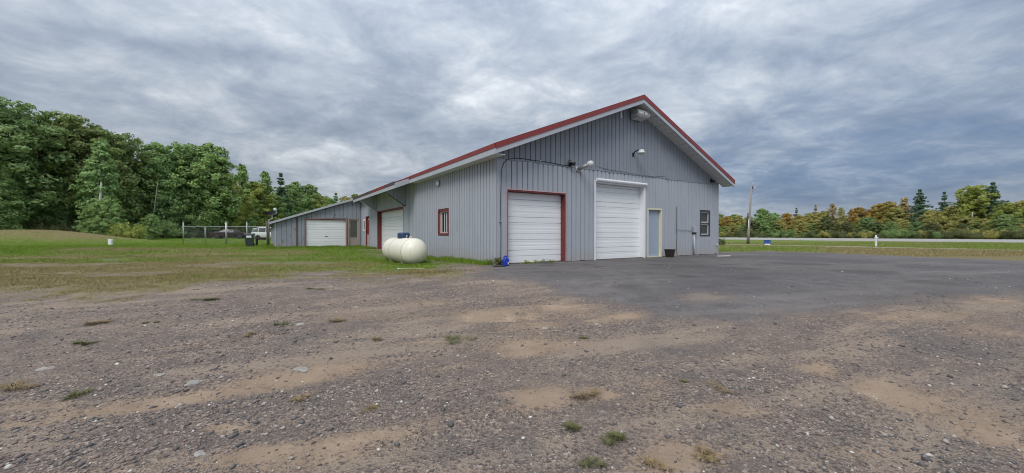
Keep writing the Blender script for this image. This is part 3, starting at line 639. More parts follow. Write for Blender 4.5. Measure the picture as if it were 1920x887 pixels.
# ------------------------------------------------------------------ overhead doors, doors and windows of the main building
def section_door(parent, fn, a0, a1, z0, ztop, joints, rec, frame_mat, trim, label, jamb_mat=None, header=True, handle=None):
    """recessed overhead door: frame with deep jambs, a panel for each section"""
    jm = jamb_mat or frame_mat; mb = MB(); e = .02
    mb.prism([(a0-trim, z0), (a0, z0), (a0, ztop), (a0-trim, ztop)], -rec-.03, .034, fn)
    mb.prism([(a1, z0), (a1+trim, z0), (a1+trim, ztop), (a1, ztop)], -rec-.03, .034, fn)
    mb.prism([(a0-trim, ztop), (a1+trim, ztop), (a1+trim, ztop+trim), (a0-trim, ztop+trim)], -rec-.03, .034, fn)
    d = mb.build('overhead_door', jm, parent); d['label'] = label
    # thin edging round the trim
    ed = MB()
    ed.prism([(a0-trim-.022, z0), (a0-trim+.012, z0), (a0-trim+.012, ztop+trim), (a0-trim-.022, ztop+trim)], .0, .042, fn)
    ed.prism([(a1+trim-.012, z0), (a1+trim+.022, z0), (a1+trim+.022, ztop+trim), (a1+trim-.012, ztop+trim)], .0, .042, fn)
    ed.prism([(a0-trim-.022, ztop+trim), (a1+trim+.022, ztop+trim), (a1+trim+.022, ztop+trim+.03), (a0-trim-.022, ztop+trim+.03)], .0, .046, fn)
    ed.build('trim_edging', frame_mat if jamb_mat else M_REDTRIM2, d)
    zs = [z0]+[j for j in joints if z0 < j < ztop]+[ztop]
    for i, (p, q) in enumerate(zip(zs[:-1], zs[1:])):
        # profile up the section: joint, face, groove, face, small bevels
        g = q-.20 if q-.20 > p+.12 else None
        pr = [(p-.002, 0.0), (p-.002, .010), (p+.008, .034)]
        mid = (p+(g if g else q))/2
        if g and g-p > .25: pr += [(p+.12, .034), (p+.125, .030), (mid-.02, .030), (mid-.015, .034), (mid+.035, .034), (mid+.04, .030), (g-.06, .030), (g-.055, .034)]
        if g: pr += [(g-.014, .034), (g-.009, .014), (g+.009, .014), (g+.014, .034)]
        pr += [(q-.018, .034), (q-.006, .012), (q-.006, 0.0)]
        n = len(pr); vs = [fn(a0-.01, -rec+dd, z) for z, dd in pr]+[fn(a1+.01, -rec+dd, z) for z, dd in pr]
        fs = [(k, k+1, n+k+1, n+k) for k in range(n-1)]+[(n-1, 0, n, 2*n-1)]
        MB().add(vs, fs+[tuple(range(n)), tuple(range(2*n-1, n-1, -1))]).build('door_panel', M_DOORW, d)
    MB().prism([(a0, z0-.02), (a1, z0-.02), (a1, z0+.006), (a0, z0+.006)], -rec+.005, -rec+.03, fn).build('bottom_seal', M_BLACK, d)
    MB().prism([(a0-.05, z0-.1), (a1+.05, z0-.1), (a1+.05, ztop+.05), (a0-.05, ztop+.05)], -rec-.06, -rec-.01, fn).build('door_backing', M_BACK, d)
    if handle: 
        h = MB(); h.prism([(handle[0]-.07, handle[1]-.02), (handle[0]+.07, handle[1]-.02), (handle[0]+.07, handle[1]+.02), (handle[0]-.07, handle[1]+.02)], -rec+.03, -rec+.06, fn); h.build('handle', M_BLACK, d)
    return d
dj = [.45, 1.01, 1.59, 2.19]
d1 = section_door(building, FRONT, D1[0], D1[1], .02, D1[3]-.02, dj, .24, M_REDTRIM, .045, 'white overhead door in a dark red frame, nearest the corner')
d2 = section_door(building, FRONT, D2[0], D2[1], .0, D2[3]-.04, [.47, 1.05, 1.67, 2.29, 2.88], .26, M_WTRIM, .07, 'tall white overhead door in a white frame', jamb_mat=M_WTRIM)
# rolled hood over the tall door
mb = MB(); pr = [(.0, .00), (.035, .0), (.085, .02), (.10, .06), (.085, .10), (.035, .125), (.0, .125)]
mb.prism([(b, c_) for b, c_ in pr], D2[0]-.03, D2[1]+.09, lambda a, d, b: (d, -.045-a, D2[3]+.0+b)); mb.build('door_hood', M_WTRIM, d2)
section_door(building, LEFT, D3[0], D3[1], -.2, D3[3]-.02, [.3, .88, 1.46, 2.02], .27, M_REDTRIM, .06, 'wide white overhead door in a dark red frame under the canopy')
# man door
fr = MB()
fr.prism([(MD[0]-.07, .0), (MD[0], .0), (MD[0], MD[3]), (MD[0]-.07, MD[3])], -.14, .034, FRONT)
fr.prism([(MD[1], .0), (MD[1]+.07, .0), (MD[1]+.07, MD[3]), (MD[1], MD[3])], -.14, .034, FRONT)
fr.prism([(MD[0]-.07, MD[3]), (MD[1]+.07, MD[3]), (MD[1]+.07, MD[3]+.07), (MD[0]-.07, MD[3]+.07)], -.14, .034, FRONT)
fr.prism([(MD[0], -.01), (MD[1], -.01), (MD[1], .03), (MD[0], .03)], -.13, .02, FRONT)
md = fr.build('entry_door', M_CREAM, building); md['label'] = 'pale blue grey entry door in a cream frame'
MB().prism([(MD[0]+.004, .035), (MD[1]-.004, .035), (MD[1]-.004, MD[3]-.004), (MD[0]+.004, MD[3]-.004)], -.13, -.09, FRONT).build('door_leaf', M_MDOOR, md)
k = MB(); k.lathe([(.0, .07), (.024, .066), (.032, .05), (.026, .03), (.012, .022), (.012, 0), (.034, .0)], FRONT(MD[0]+.09, -.09, 1.00), (0, -1, 0), 14); k.build('knob', M_ALU, md)
k = MB(); k.lathe([(.0, .02), (.022, .018), (.026, .0)], FRONT(MD[0]+.09, -.09, .80), (0, -1, 0), 12); k.build('deadbolt', M_BLACK, md)

def window(parent, fn, a0, a1, z0, z1, trim, trim_mat, sash_mat, label, split='none', curtain=None, out=0.0):
    mb = MB()
    for r in ((a0-trim, a0, z0-trim, z1+trim), (a1, a1+trim, z0-trim, z1+trim), (a0, a1, z1, z1+trim), (a0, a1, z0-trim, z0)):
        mb.prism([(r[0], r[2]), (r[1], r[2]), (r[1], r[3]), (r[0], r[3])], -.10, .045, fn)
    w = mb.build('window', trim_mat, parent); w['label'] = label
    cells = [(a0, a1, z0, z1)] if split == 'none' else ([(a0, a1, z0, (z0+z1)/2-.025), (a0, a1, (z0+z1)/2+.025, z1)] if split == 'h' else [(a0, (a0+a1)/2-.0, z0, z1), ((a0+a1)/2, a1, z0, z1)])
    if split == 'h':
        MB().prism([(a0, (z0+z1)/2-.025), (a1, (z0+z1)/2-.025), (a1, (z0+z1)/2+.025), (a0, (z0+z1)/2+.025)], -.09, .02, fn).build('meeting_rail', trim_mat, w)
    for (p, q, s0, s1) in cells:
        f = MB(); e = .055
        for r in ((p+.004, p+e, s0+.004, s1-.004), (q-e, q-.004, s0+.004, s1-.004), (p+e, q-e, s1-e, s1-.004), (p+e, q-e, s0+.004, s0+e)):
            f.prism([(r[0], r[2]), (r[1], r[2]), (r[1], r[3]), (r[0], r[3])], -.08, -.01+out, fn)
        f.build('sash', sash_mat, w)
        MB().prism([(p+e, s0+e), (q-e, s0+e), (q-e, s1-e), (p+e, s1-e)], -.052+out, -.046+out, fn).build('pane', M_GLASS, w)
        if curtain == 'blind':
            b = MB(); z = s0+e+.02
            while z < s1-e: b.prism([(p+e+.02, z), (q-e-.02, z), (q-e-.02, z+.018), (p+e+.02, z+.018)], -.043, -.040, fn); z += .05
            b.build('blind', M_BLIND, w)
    return w
window(building, FRONT, WF[0]+.03, WF[1]-.03, WF[2]+.03, WF[3]-.03, .05, M_NAVY, simple('pale_mauve_sash_paint', (.50, .50, .52), .5), 'window of two stacked sashes in dark trim', 'h', 'blind')
wl = window(building, LEFT, WL[0]+.04, WL[1]-.04, WL[2]+.04, WL[3]-.04, .075, M_REDTRIM, M_REDTRIM2, 'single window in dark red trim')
for (p, q) in ((4.10, 4.17), (4.32, 4.38), (4.62, 4.70)):
    MB().prism([(p, WL[2]+.10), (q, WL[2]+.10), (q, WL[3]-.10), (p, WL[3]-.10)], -.045, -.036, LEFT).build('window_bar', M_CURT, wl)
window(building, LEFT, WW[0]+.02, WW[1]-.02, WW[2]+.02, WW[3]-.02, .06, M_WTRIM, M_WTRIM, 'small white framed window beside the red door', out=.05)
fr = MB()
for r in ((RD[0]-.06, RD[0]+.02, -.2, RD[3]), (RD[1]-.02, RD[1]+.06, -.2, RD[3]), (RD[0]-.06, RD[1]+.06, RD[3], RD[3]+.07)):
    fr.prism([(r[0], r[2]), (r[1], r[2]), (r[1], r[3]), (r[0], r[3])], -.14, .04, LEFT)
rd_ = fr.build('side_door', M_REDTRIM, building); rd_['label'] = 'narrow red side door'
MB().prism([(RD[0]+.02, .95), (RD[1]-.02, .95), (RD[1]-.02, RD[3]), (RD[0]+.02, RD[3])], -.1, -.05, LEFT).build('door_leaf', M_RED, rd_)
MB().prism([(RD[0]+.02, -.2), (RD[1]-.02, -.2), (RD[1]-.02, .945), (RD[0]+.02, .945)], -.1, -.05, LEFT).build('kick_panel', M_REDTRIM2, rd_)
MB().prism([(RD[0]+.15, 2.0), (RD[0]+.5, 2.0), (RD[0]+.5, 2.1), (RD[0]+.15, 2.1)], -.05, -.03, LEFT).build('notice', M_WTRIM, rd_)

# ------------------------------------------------------------------ lean-to shed
YF = 20.5; SX = -5.68
shed = thing('lean_to_shed', 'low weathered grey lean-to shed with peeling boards and one white overhead door', 'shed', loc(SX, YF), AL)
def SL(x, y, z): return (x-SX, y-YF, z)                    # building frame -> shed frame
SF = lambda a, d, b: SL(a, YF-d, b); SSd = lambda a, d, b: SL(SX-d, a, b)
stop = lambda x: 1.75+(x-SX)*.349
SD = (-3.80, -1.12, -.2, 2.06); SC = (-.92, -.20, -.2, 2.10)
sh = [grow(h) for h in (SD, SC)]
st_ = []
xs = sorted({SX, -.03} | {h[0] for h in sh} | {h[1] for h in sh})
for a, b in zip(xs[:-1], xs[1:]):
    hh = [h for h in sh if h[0] < b-1e-6 and h[1] > a+1e-6]
    st_.append((a, b, hh[0][3] if hh else -.35, stop(a)-.03, stop(b)-.03))
sfw = wall_sheet('wall', SF, st_, parent=shed); sfw['label'] = 'front wall of the shed with peeling paint'
boards(sfw, SF, SX+.09, -.05, -.12, lambda a: stop(a)-.01, .30, M_WORN, [(SD[0]-.1, SD[1]+.12, -1, SD[3]+.10), (SC[0]-.08, SC[1]+.08, -1, SC[3]+.08)], jitter=.05, gap=.012, thick=.02)
MB().prism([(SX-.02, -.15), (SX+.08, -.15), (SX+.08, stop(SX)), (SX-.02, stop(SX))], 0, .03, SF).build('corner_board', M_FASCIA, sfw)
MB().prism([(-4.42, -.1), (-4.28, -.1), (-4.28, stop(-4.4)-.05), (-4.42, stop(-4.4)-.05)], .024, .034, SF).build('batten', M_TAN2, sfw)
ssw = wall_sheet('wall', SSd, [(YF+.01, YF+14, -.35, stop(SX)-.05)], parent=shed); ssw['label'] = 'low side wall of the shed'
boards(ssw, SSd, YF+.0, YF+14, -.2, stop(SX)-.02, .32, M_WORN, jitter=.04)
MB().prism([(SX, -.35), (-.16, -.35), (-.16, stop(-.16)-.05), (SX, stop(SX)-.05)], 0, .1, lambda a, d, b: SL(a, YF+14-d, b)).build('wall', M_WORN, shed)
mb = MB()
def spl(mb, xa, xb, y0, y1, o, th):
    mb.add([SL(xa, y0, stop(xa)+o), SL(xb, y0, stop(xb)+o), SL(xb, y1, stop(xb)+o), SL(xa, y1, stop(xa)+o), SL(xa, y0, stop(xa)+o-th), SL(xb, y0, stop(xb)+o-th), SL(xb, y1, stop(xb)+o-th), SL(xa, y1, stop(xa)+o-th)],
           [(0, 1, 2, 3), (7, 6, 5, 4), (0, 4, 5, 1), (1, 5, 6, 2), (2, 6, 7, 3), (3, 7, 4, 0)])
spl(mb, SX-.30, -.43, YF-.22, YF+14.3, .16, .06); mb.build('roof', M_ROOFGREY, shed)
mb = MB(); spl(mb, SX-.30, -.44, YF-.26, YF-.22, .172, .15); mb.build('rake_board', M_ROOFGREY, shed)
mb = MB(); spl(mb, SX-.32, SX-.30, YF-.24, YF+14.3, .165, .13); mb.build('fascia', M_REDTRIM2, shed)
sdr = section_door(shed, SF, SD[0], SD[1], -.05, SD[3]-.02, [.30, .64, .98, 1.32, 1.66], .10, M_REDTRIM, .05, 'white overhead door of the shed', handle=(-2.45, .82))
fr = MB()
for r in ((SC[0]-.07, SC[0], -.1, SC[3]), (SC[1], SC[1]+.07, -.1, SC[3]), (SC[0]-.07, SC[1]+.07, SC[3], SC[3]+.07)):
    fr.prism([(r[0], r[2]), (r[1], r[2]), (r[1], r[3]), (r[0], r[3])], -.1, .04, SF)
scd = fr.build('screen_door', M_TAN, shed); scd['label'] = 'weathered tan screen door'
for r in ((SC[0], SC[0]+.12, -.08, SC[3]), (SC[1]-.12, SC[1], -.08, SC[3]), (SC[0]+.12, SC[1]-.12, SC[3]-.1, SC[3]), (SC[0]+.12, SC[1]-.12, .62, .72)):
    MB().prism([(r[0], r[2]), (r[1], r[2]), (r[1], r[3]), (r[0], r[3])], -.06, -.02, SF).build('door_rail', M_TAN, scd)
MB().prism([(SC[0]+.12, .72), (SC[1]-.12, .72), (SC[1]-.12, SC[3]-.1), (SC[0]+.12, SC[3]-.1)], -.05, -.04, SF).build('screen', M_SCREEN, scd)
MB().prism([(SC[0]+.12, -.08), (SC[1]-.12, -.08), (SC[1]-.12, .62), (SC[0]+.12, .62)], -.05, -.035, SF).build('kick_panel', M_TAN, scd)
for zz in (.95, 1.35): MB().lathe([(.0, .05), (.02, .045), (.026, .0)], SF(SC[0]+.05, -.02, zz), (0, -1, 0), 10).build('knob', M_BLACK, scd)

# ------------------------------------------------------------------ fixtures on the walls
def FW(a, d, b): return loc(a, -d, b)
def wall_thing(name, label, cat, a, b, off=.03, side=False):
    """an Empty on the wall whose local -y looks away from it (x to the right along the wall)"""
    p = loc(a, -off, b) if not side else loc(-off, a, b)
    return thing(name, label, cat, p, AL if not side else AL-pi/2)
# flood light under the ridge
fl_ = wall_thing('flood_light', 'large boxy white flood light mounted under the roof ridge', 'flood light', 6.62, 5.86)
mb = MB(); prof = [(0, -.16), (0, .20), (.10, .22), (.34, .16), (.42, -.02), (.36, -.10)]
mb.prism([(-y, z) for y, z in prof], -.34, .34, lambda a, d, b: (d, a-.10, b)); mb.build('housing', M_ALU, fl_)
MB().prism([(-.365, -.115), (-.425, -.035), (-.415, -.025), (-.355, -.105)], -.30, .30, lambda a, d, b: (d, a-.105, b)).build('lens', M_LEN, fl_)
MB().prism([(-.02, -.18), (-.36, -.13), (-.36, -.12), (-.02, -.165)], -.30, .30, lambda a, d, b: (d, a-.10, b)).build('lamp_glass', M_LEN, fl_)
for x in (-.36, .345): MB().box((x, -.42, .02), (x+.015, -.14, .17)).build('end_cap', M_GALV, fl_)
MB().box((-.10, -.13, -.06), (.10, 0, .08)).build('bracket', M_BLACK, fl_)
mb = MB()
for x in (-.02, .22): mb.lathe([(.0, .02), (.03, .015), (.03, 0)], (x, -.50, .02), (0, -1, .35), 8)
mb.build('screw_knob', M_BLACK, fl_)
ps = wall_thing('pipe_stub', 'short white pipe stub hanging below the left slope of the roof near the ridge', 'pipe', 5.56, 5.86)
MB().tube([(0, -.22, .10), (0, -.22, -.18), (0.02, -.22, -.28)], .035, 10).build('pipe', M_WTRIM, ps); MB().box((-.03, -.22, .0), (.03, 0, .05)).build('clamp', M_GALV, ps)
gl = wall_thing('wall_lamp', 'small shaded lamp on a black bracket in the middle of the gable', 'wall lamp', 6.52, 4.36)
MB().tube([(0, 0, -.10), (-.02, -.12, .02), (.02, -.24, .08), (.06, -.36, .06)], .026, 8).build('bracket', M_BLACK, gl)
MB().lathe([(.02, .09), (.09, .07), (.15, -.04), (.155, -.08), (.13, -.08)], (.07, -.38, .0), (0, 0, 1), 16).build('shade', M_LEN, gl); MB().lathe([(0, -.06), (.07, -.03), (.085, .04), (.06, .09)], (.07, -.38, -.1), (0, 0, 1), 14).build('bulb', M_LEN, gl)
MB().box((-.06, -.03, -.16), (.06, 0, .0)).build('wall_plate', M_BLACK, gl)
sf = wall_thing('spot_light', 'small black spot light at the end of the cable above the red framed door', 'spot light', 3.08, 3.58, .05)
MB().box((-.06, -.04, -.10), (.06, 0, .05)).build('wall_plate', M_BLACK, sf)
MB().lathe([(.03, 0), (.045, .06), (.075, .16), (.07, .17)], (0, -.04, .0), (.5, -1, -.25), 12).build('lamp_head', M_BLACK, sf); MB().lathe([(.03, 0), (.045, .06), (.07, .14)], (-.05, -.04, .0), (-.6, -.8, .5), 12).build('lamp_head', M_BLACK, sf)
ya = wall_thing('arm_light', 'grey arm lamp with a round white head left of the tall door', 'arm light', 3.50, 3.42)
MB().tube([(0, 0, 0), (.02, -.52, .08)], [.075, .065], 14).build('arm', M_GALV, ya); MB().lathe([(.13, 0), (.13, .02), (.10, .04)], (0, 0, 0), (0, -1, .1), 16).build('wall_flange', M_GALV, ya)
h = MB(); h.lathe([(.0, -.13), (.08, -.11), (.115, -.05), (.115, .05), (.085, .11), (.0, .13)], (.025, -.60, .10), (.1, -1, .15), 18); h.build('lamp_head', M_LEN, ya)
ec = wall_thing('eave_lamp', 'small dark lamp high at the right end of the gable wall', 'wall lamp', 12.22, 3.62, .05)
MB().box((-.05, -.05, -.06), (.05, 0, .08)).build('wall_plate', M_BLACK, ec); MB().lathe([(.03, 0), (.06, .07), (.07, .15)], (0, -.05, 0), (-.3, -1, -.5), 12).build('lamp_head', M_BLACK, ec)
eb = wall_thing('electrical_box', 'pale electrical box with a conduit beside the two sash window', 'electrical box', 10.78, 1.20)
MB().box((-.02, -.10, -.13), (.15, 0, .15), .012).build('box', M_FASCIA, eb); MB().box((-.12, -.07, -.13), (-.04, 0, .16), .01).build('meter_base', M_GALV, eb)
MB().box((-.10, -.08, -.2), (-.03, 0, -.12)).box((.06, -.08, -.21), (.13, 0, -.13)).build('connector', M_BLACK, eb)
MB().tube([(-.07, -.04, -.2), (-.07, -.04, -.7), (-.04, -.04, -1.19)], .022, 8).build('conduit', M_GALV, eb); MB().tube([(.07, -.03, -.2), (.05, -.03, -.7), (.09, -.04, -1.18)], .012, 6).build('cable', M_WTRIM, eb)
MB().tube([(-1.30, -.03, .02), (-.9, -.03, -.01), (-.5, -.03, .0), (-.3, -.03, -.03), (-.1, -.03, -.02)], .009, 6).build('wire', M_GALV, eb)
# black cable from the ground up the corner and across to the spot light
cb = thing('cable', 'thin black cable running up the corner and across to the small black spot light', 'cable', loc(.12, -.04, 0), AL)
pts = [(.0, 0), (.01, 1.0), (-.01, 2.0), (.02, 2.75), (.04, 3.1), (.12, 3.32), (.26, 3.45), (.5, 3.52), (.9, 3.54), (1.3, 3.53), (1.7, 3.53), (2.1, 3.52), (2.6, 3.49), (2.92, 3.50)]
MB().tube([(a, -.02, b) for a, b in pts], .011, 6).build('wire', M_BLACK, cb)
MB().box((1.6, -.03, 3.50), (1.64, .005, 3.56)).box((.02, -.03, 1.4), (-.05, .005, 1.44)).build('clip', M_GALV, cb)
sc2 = wall_thing('loose_wire', 'slack thin wire hanging along the seam above the tall door', 'wire', 4.4, 3.60, .05)
MB().tube([(0, 0, .0), (0.7, -.01, -.07), (1.5, -.02, -.08), (2.6, -.02, -.13), (3.5, -.01, -.12), (4.3, 0, -.02), (4.3, 0, -.12), (4.5, 0, -.28)], .006, 5).build('strand', M_NAVY, sc2)
be = wall_thing('alarm_bell', 'small round pale bell under the eave of the side wall', 'bell', 4.77, 3.16, .03, True)
MB().lathe([(.04, .0), (.05, .05)], (0, 0, 0), (0, -1, 0), 12).build('base', M_GALV, be); MB().lathe([(.13, .05), (.125, .08), (.09, .12), (.0, .135)], (0, 0, 0), (0, -1, 0), 18).build('gong', M_LEN, be)
hb = wall_thing('water_tap', 'small pale outdoor tap low on the gable wall near its right corner', 'tap', 12.72, .47)
MB().lathe([(.04, 0), (.025, .02), (.02, .10)], (0, 0, 0), (0, -1, 0), 10).tube([(0, -.08, 0), (0, -.11, -.02), (0, -.12, -.08)], .016, 8).build('spout', M_ALU, hb); MB().lathe([(.035, 0), (.035, .012)], (0, -.08, .05), (0, 0, 1), 10).build('handle', M_ALU, hb)
dw = wall_thing('downpipe', 'dark vertical pipe on the grey wall between the entry door and the window', 'downpipe', 9.45, 2.2)
MB().tube([(0, -.03, .05), (.0, -.03, -1.0), (.03, -.03, -1.3), (-.02, -.04, -1.75), (.02, -.05, -2.2)], .012, 6).build('pipe', M_TAN2, dw)

# ------------------------------------------------------------------ propane tank
M_TANK = None
def tank_mat():
    m, t, b = new_mat('cream_tank_paint'); o = t.obj()
    n = t.noise(o, 1.6, 6, .6); s_ = t.noise(t.mapping(o, (7, 7, .8)), 1.2, 5, .6); z = t.new('ShaderNodeSeparateXYZ'); t.put(z.inputs[0], o)
    c = t.mix(n, (.72, .685, .56), (.84, .81, .70))
    c = t.mix(t.math('MULTIPLY', t.sstep(s_, .52, .75), .30), c, (.52, .46, .32))
    c = t.mix(t.math('MULTIPLY', t.sstep(t.math('ADD', z.outputs[2], t.math('MULTIPLY', t.math('SUBTRACT', n, .5), .5)), .30, .02), .45), c, (.36, .34, .22))
    sc = t.sstep(t.noise(t.mapping(o, (1.5, 1.5, 14)), 1.4, 4, .6), .70, .73); c = t.mix(t.math('MULTIPLY', sc, .5), c, (.22, .18, .13))
    t.put(b.inputs['Base Color'], c); b.inputs['Roughness'].default_value = .42; t.put(b.inputs['Normal'], t.bump(n, .05, .02)); return m
M_TANK = tank_mat()
M_SEAM = simple('rusty_weld_seam', (.20, .17, .11), .7, var=.3)
M_BLUELID = simple('navy_blue_lid_plastic', (.018, .045, .115), .5, var=.2)
TX, TY = -1.68, 4.42; _tl = loc(TX, TY); TG = hz(_tl[0], _tl[1])
tank = thing('propane_tank', 'large cream propane tank with a dark blue lid lying in the grass by the wall', 'propane tank', (_tl[0], _tl[1], TG), AL+pi/2)
R_, HL = .50, 1.28; zc_ = .50
prof = [(R_*sin(k*pi/2/9), -HL-.44*cos(k*pi/2/9)) for k in range(10)]+[(R_, 0)]+[(R_*cos(k*pi/2/9), HL+.44*sin(k*pi/2/9)) for k in range(10)]
prof[0] = (0.0, prof[0][1]); prof[-1] = (0.0, prof[-1][1])
MB().lathe(prof, (0, 0, zc_), (1, 0, 0), 40).build('body', M_TANK, tank)
for x in (-HL, HL*.25, HL): MB().lathe([(R_-.004, -.014), (R_+.003, -.006), (R_+.003, .006), (R_-.004, .014)], (x, 0, zc_), (1, 0, 0), 40).build('weld_band', M_SEAM, tank)
mb = MB(); mb.bm((lambda bm: (bmesh.ops.create_cube(bm, size=1), [setattr(q, 'co', Vector((q.co.x*.54, q.co.y*.36, zc_+R_+.08+q.co.z*.26))) for q in bm.verts], bmesh.ops.bevel(bm, geom=[e for e in bm.edges], offset=.065, segments=4, affect='EDGES', profile=.5), bm)[-1])(bmesh.new()), True)
mb.build('lid', M_BLUELID, tank)
for x in (-.62, .55):
    k = MB(); k.lathe([(.045, -.03), (.045, .03), (.03, .05), (.03, .075), (0, .08)], (x, .02, zc_+R_), (0, 0, 1), 12); k.build('valve_cap', M_BLACK, tank)
for x in (-.92, -.85): MB().tube([(x, -.03, zc_+R_-.02), (x, -.03, zc_+R_+.05), (x, .03, zc_+R_+.05), (x, .03, zc_+R_-.02)], .010, 6).build('lifting_lug', M_TANK, tank)
MB().box((-.36, -.508, .62), (-.20, -.470, .74), .006).build('data_plate', M_GALV, tank)
MB().tube([(-.5, .02, zc_+R_-.01), (-.5, .02, zc_+R_+.10)], .03, 8).build('filler_cap', M_GALV, tank)
for x in (-.78, .78): MB().prism([(-.30, -.10), (.30, -.10), (.34, .16), (.20, .10), (0, .055), (-.20, .10), (-.34, .16)], x-.05, x+.05, lambda a, d, b: (d, a, b)).build('leg', M_TANK, tank)

# ------------------------------------------------------------------ small things near the building
def ground_thing(name, label, cat, px, py, rz=0, group=None):
    x, y = gpt(px, py); return thing(name, label, cat, (x, y, hz(x, y)), rz, group)
M_BLUEJ = simple('bright_blue_plastic', (.012, .045, .42), .35, var=.12)
jug = ground_thing('fluid_jug', 'bright blue plastic jug standing at the foot of the corner', 'jug', 948.5, 498.5, AL)
bm = bmesh.new(); bmesh.ops.create_cube(bm, size=1)
for q in bm.verts: q.co = Vector((q.co.x*.19, q.co.y*.14, .115+q.co.z*.23))
bmesh.ops.bevel(bm, geom=bm.edges[:], offset=.028, segments=3, affect='EDGES', profile=.5)
mb = MB().bm(bm, True); mb.lathe([(.085, .215), (.07, .25), (.04, .275), (.032, .30)], (.0, 0, 0), (0, 0, 1), 14); mb.build('body', M_BLUEJ, jug)
MB().lathe([(.036, .295), (.036, .325), (.0, .328)], (0, 0, 0), (0, 0, 1), 12).build('cap', M_BLUEJ, jug)
MB().tube([(-.06, 0, .22), (-.085, 0, .28), (-.05, 0, .31), (-.01, 0, .29)], .016, 8).build('handle', M_BLUEJ, jug)
MB().prism([(.02, .05), (.075, .05), (.06, .13), (.03, .13)], -.0725, -.071, lambda a, d, b: (a, d, b)).build('paper_label', M_LEN, jug)
M_BROWN = simple('dark_brown_plastic', (.022, .014, .012), .6, var=.3)
pail = ground_thing('square_bucket', 'dark brown open square bucket beside the entry door', 'bucket', 1256, 482.3, AL+radians(6))
mb = MB(); w0, w1, hh, th_ = .125, .16, .34, .012
o_ = [(-1, -1), (1, -1), (1, 1), (-1, 1)]
vs = [(x*w0, y*w0, 0) for x, y in o_]+[(x*w1, y*w1, hh) for x, y in o_]+[(x*(w1-th_), y*(w1-th_), hh) for x, y in o_]+[(x*(w0-th_), y*(w0-th_), .015) for x, y in o_]
fs = [(0, 3, 2, 1), (12, 13, 14, 15)]
for k in range(4):
    j = (k+1) % 4; fs += [(k, j, 4+j, 4+k), (4+k, 4+j, 8+j, 8+k), (8+k, 8+j, 12+j, 12+k)]
mb.add(vs, fs); mb.build('body', M_BROWN, pail)
rim = MB()
for s_ in (-1, 1): rim.box((-w1-.012, s_*(w1+.006)-.006, hh-.035), (w1+.012, s_*(w1+.006)+.006, hh)); rim.box((s_*(w1+.006)-.006, -w1, hh-.035), (s_*(w1+.006)+.006, w1, hh))
rim.build('rim', M_BROWN, pail)
stick = ground_thing('plastic_pipe', 'pale plastic pipe lying on the grass in front of the propane tank', 'pipe', 772, 506.5, radians(6))
MB().tube([(-.40, -.02, .05), (0, 0, .06), (.38, .02, .045)], .013, 10, cap=False).build('pipe', simple('yellowed_plastic_pipe', (.42, .39, .27), .6), stick); MB().tube([(-.43, -.02, .05), (-.36, -.018, .05)], .022, 10).build('coupling', M_LEN, stick)
# plank beside the far corner
pk = ground_thing('loose_plank', 'pale loose board lying on the paving at the far right corner of the building', 'board', 1357, 481, AL+radians(-10))
MB().box((-.38, -.05, .005), (.38, .05, .04), .004).build('board', M_SOFFIT, pk)
mt = ground_thing('rubber_mat', 'flat black scrap lying at the foot of the corner beside the blue jug', 'scrap', 938, 500, AL)
MB().box((-.24, -.10, .004), (.16, .06, .025), .006).build('sheet', M_BLACK, mt)

# ------------------------------------------------------------------ the yard at the left
M_BIN = simple('charcoal_bin_plastic', (.040, .047, .058), .5, var=.15)
def wheelie_bin(loc_, rz, label):
    b = thing('wheeled_bin', label, 'trash bin', loc_, rz)
    rings = [(.0, .22, .20), (.10, .235, .22), (.86, .29, .31), (.93, .31, .33)]
    vs, fs = [], []
    for z, a, c in rings: vs += [(-a, -c, z), (a, -c, z), (a, c, z), (-a, c, z)]
    for i in range(3):
        for k in range(4): fs.append((i*4+k, i*4+(k+1) % 4, i*4+4+(k+1) % 4, i*4+4+k))
    MB().add(vs, fs+[(3, 2, 1, 0), (12, 13, 14, 15)]).build('body', M_BIN, b)
    MB().prism([(-.36, .93), (.36, .93), (.35, .98), (.15, 1.04), (-.2, 1.04), (-.34, .985)], -.33, .33, lambda a, d, z: (d, a, z)).build('lid', M_BIN, b)
    MB().tube([(-.25, .38, .93), (.25, .38, .93)], .02, 8).build('handle', M_BIN, b)
    for s_ in (-1, 1): 
        w = MB().lathe([(.0, -.03), (.10, -.03), (.125, -.015), (.125, .015), (.10, .03), (0, .03)], (s_*.27, .24, .125), (1, 0, 0), 16).build('wheel', M_BLACK, b)
    MB().prism([(-.17, .70), (.17, .70), (.17, .87), (-.17, .87)], -.322, -.318, lambda a, d, z: (a, d-.0, z)).build('paper_label', M_WTRIM, b)
    return b
x_, y_ = gpt(468, 462); wheelie_bin((x_, y_, hz(x_, y_)), radians(25), 'charcoal wheeled trash bin with a pale label on its front')
bo = ground_thing('black_post', 'short black post standing beside the trash bin', 'post', 481.5, 460)
MB().lathe([(.085, -.1), (.085, .80), (.06, .86), (0, .87)], n=14).build('post', M_BLACK, bo); MB().lathe([(.09, .60), (.09, .68)], n=14).build('band', M_REDTRIM, bo)
mk = ground_thing('utility_pedestal', 'small white utility pedestal alone on the lawn before the grassy mound', 'utility pedestal', 207, 459, radians(12))
MB().box((-.14, -.10, -.05), (.14, .10, .50), .02).build('cabinet', M_WTRIM, mk); MB().box((-.15, -.11, .44), (.15, .11, .53), .025).build('cap', M_WTRIM, mk); MB().box((.14, -.05, .28), (.21, .05, .40), .01).build('meter', M_LEN, mk)

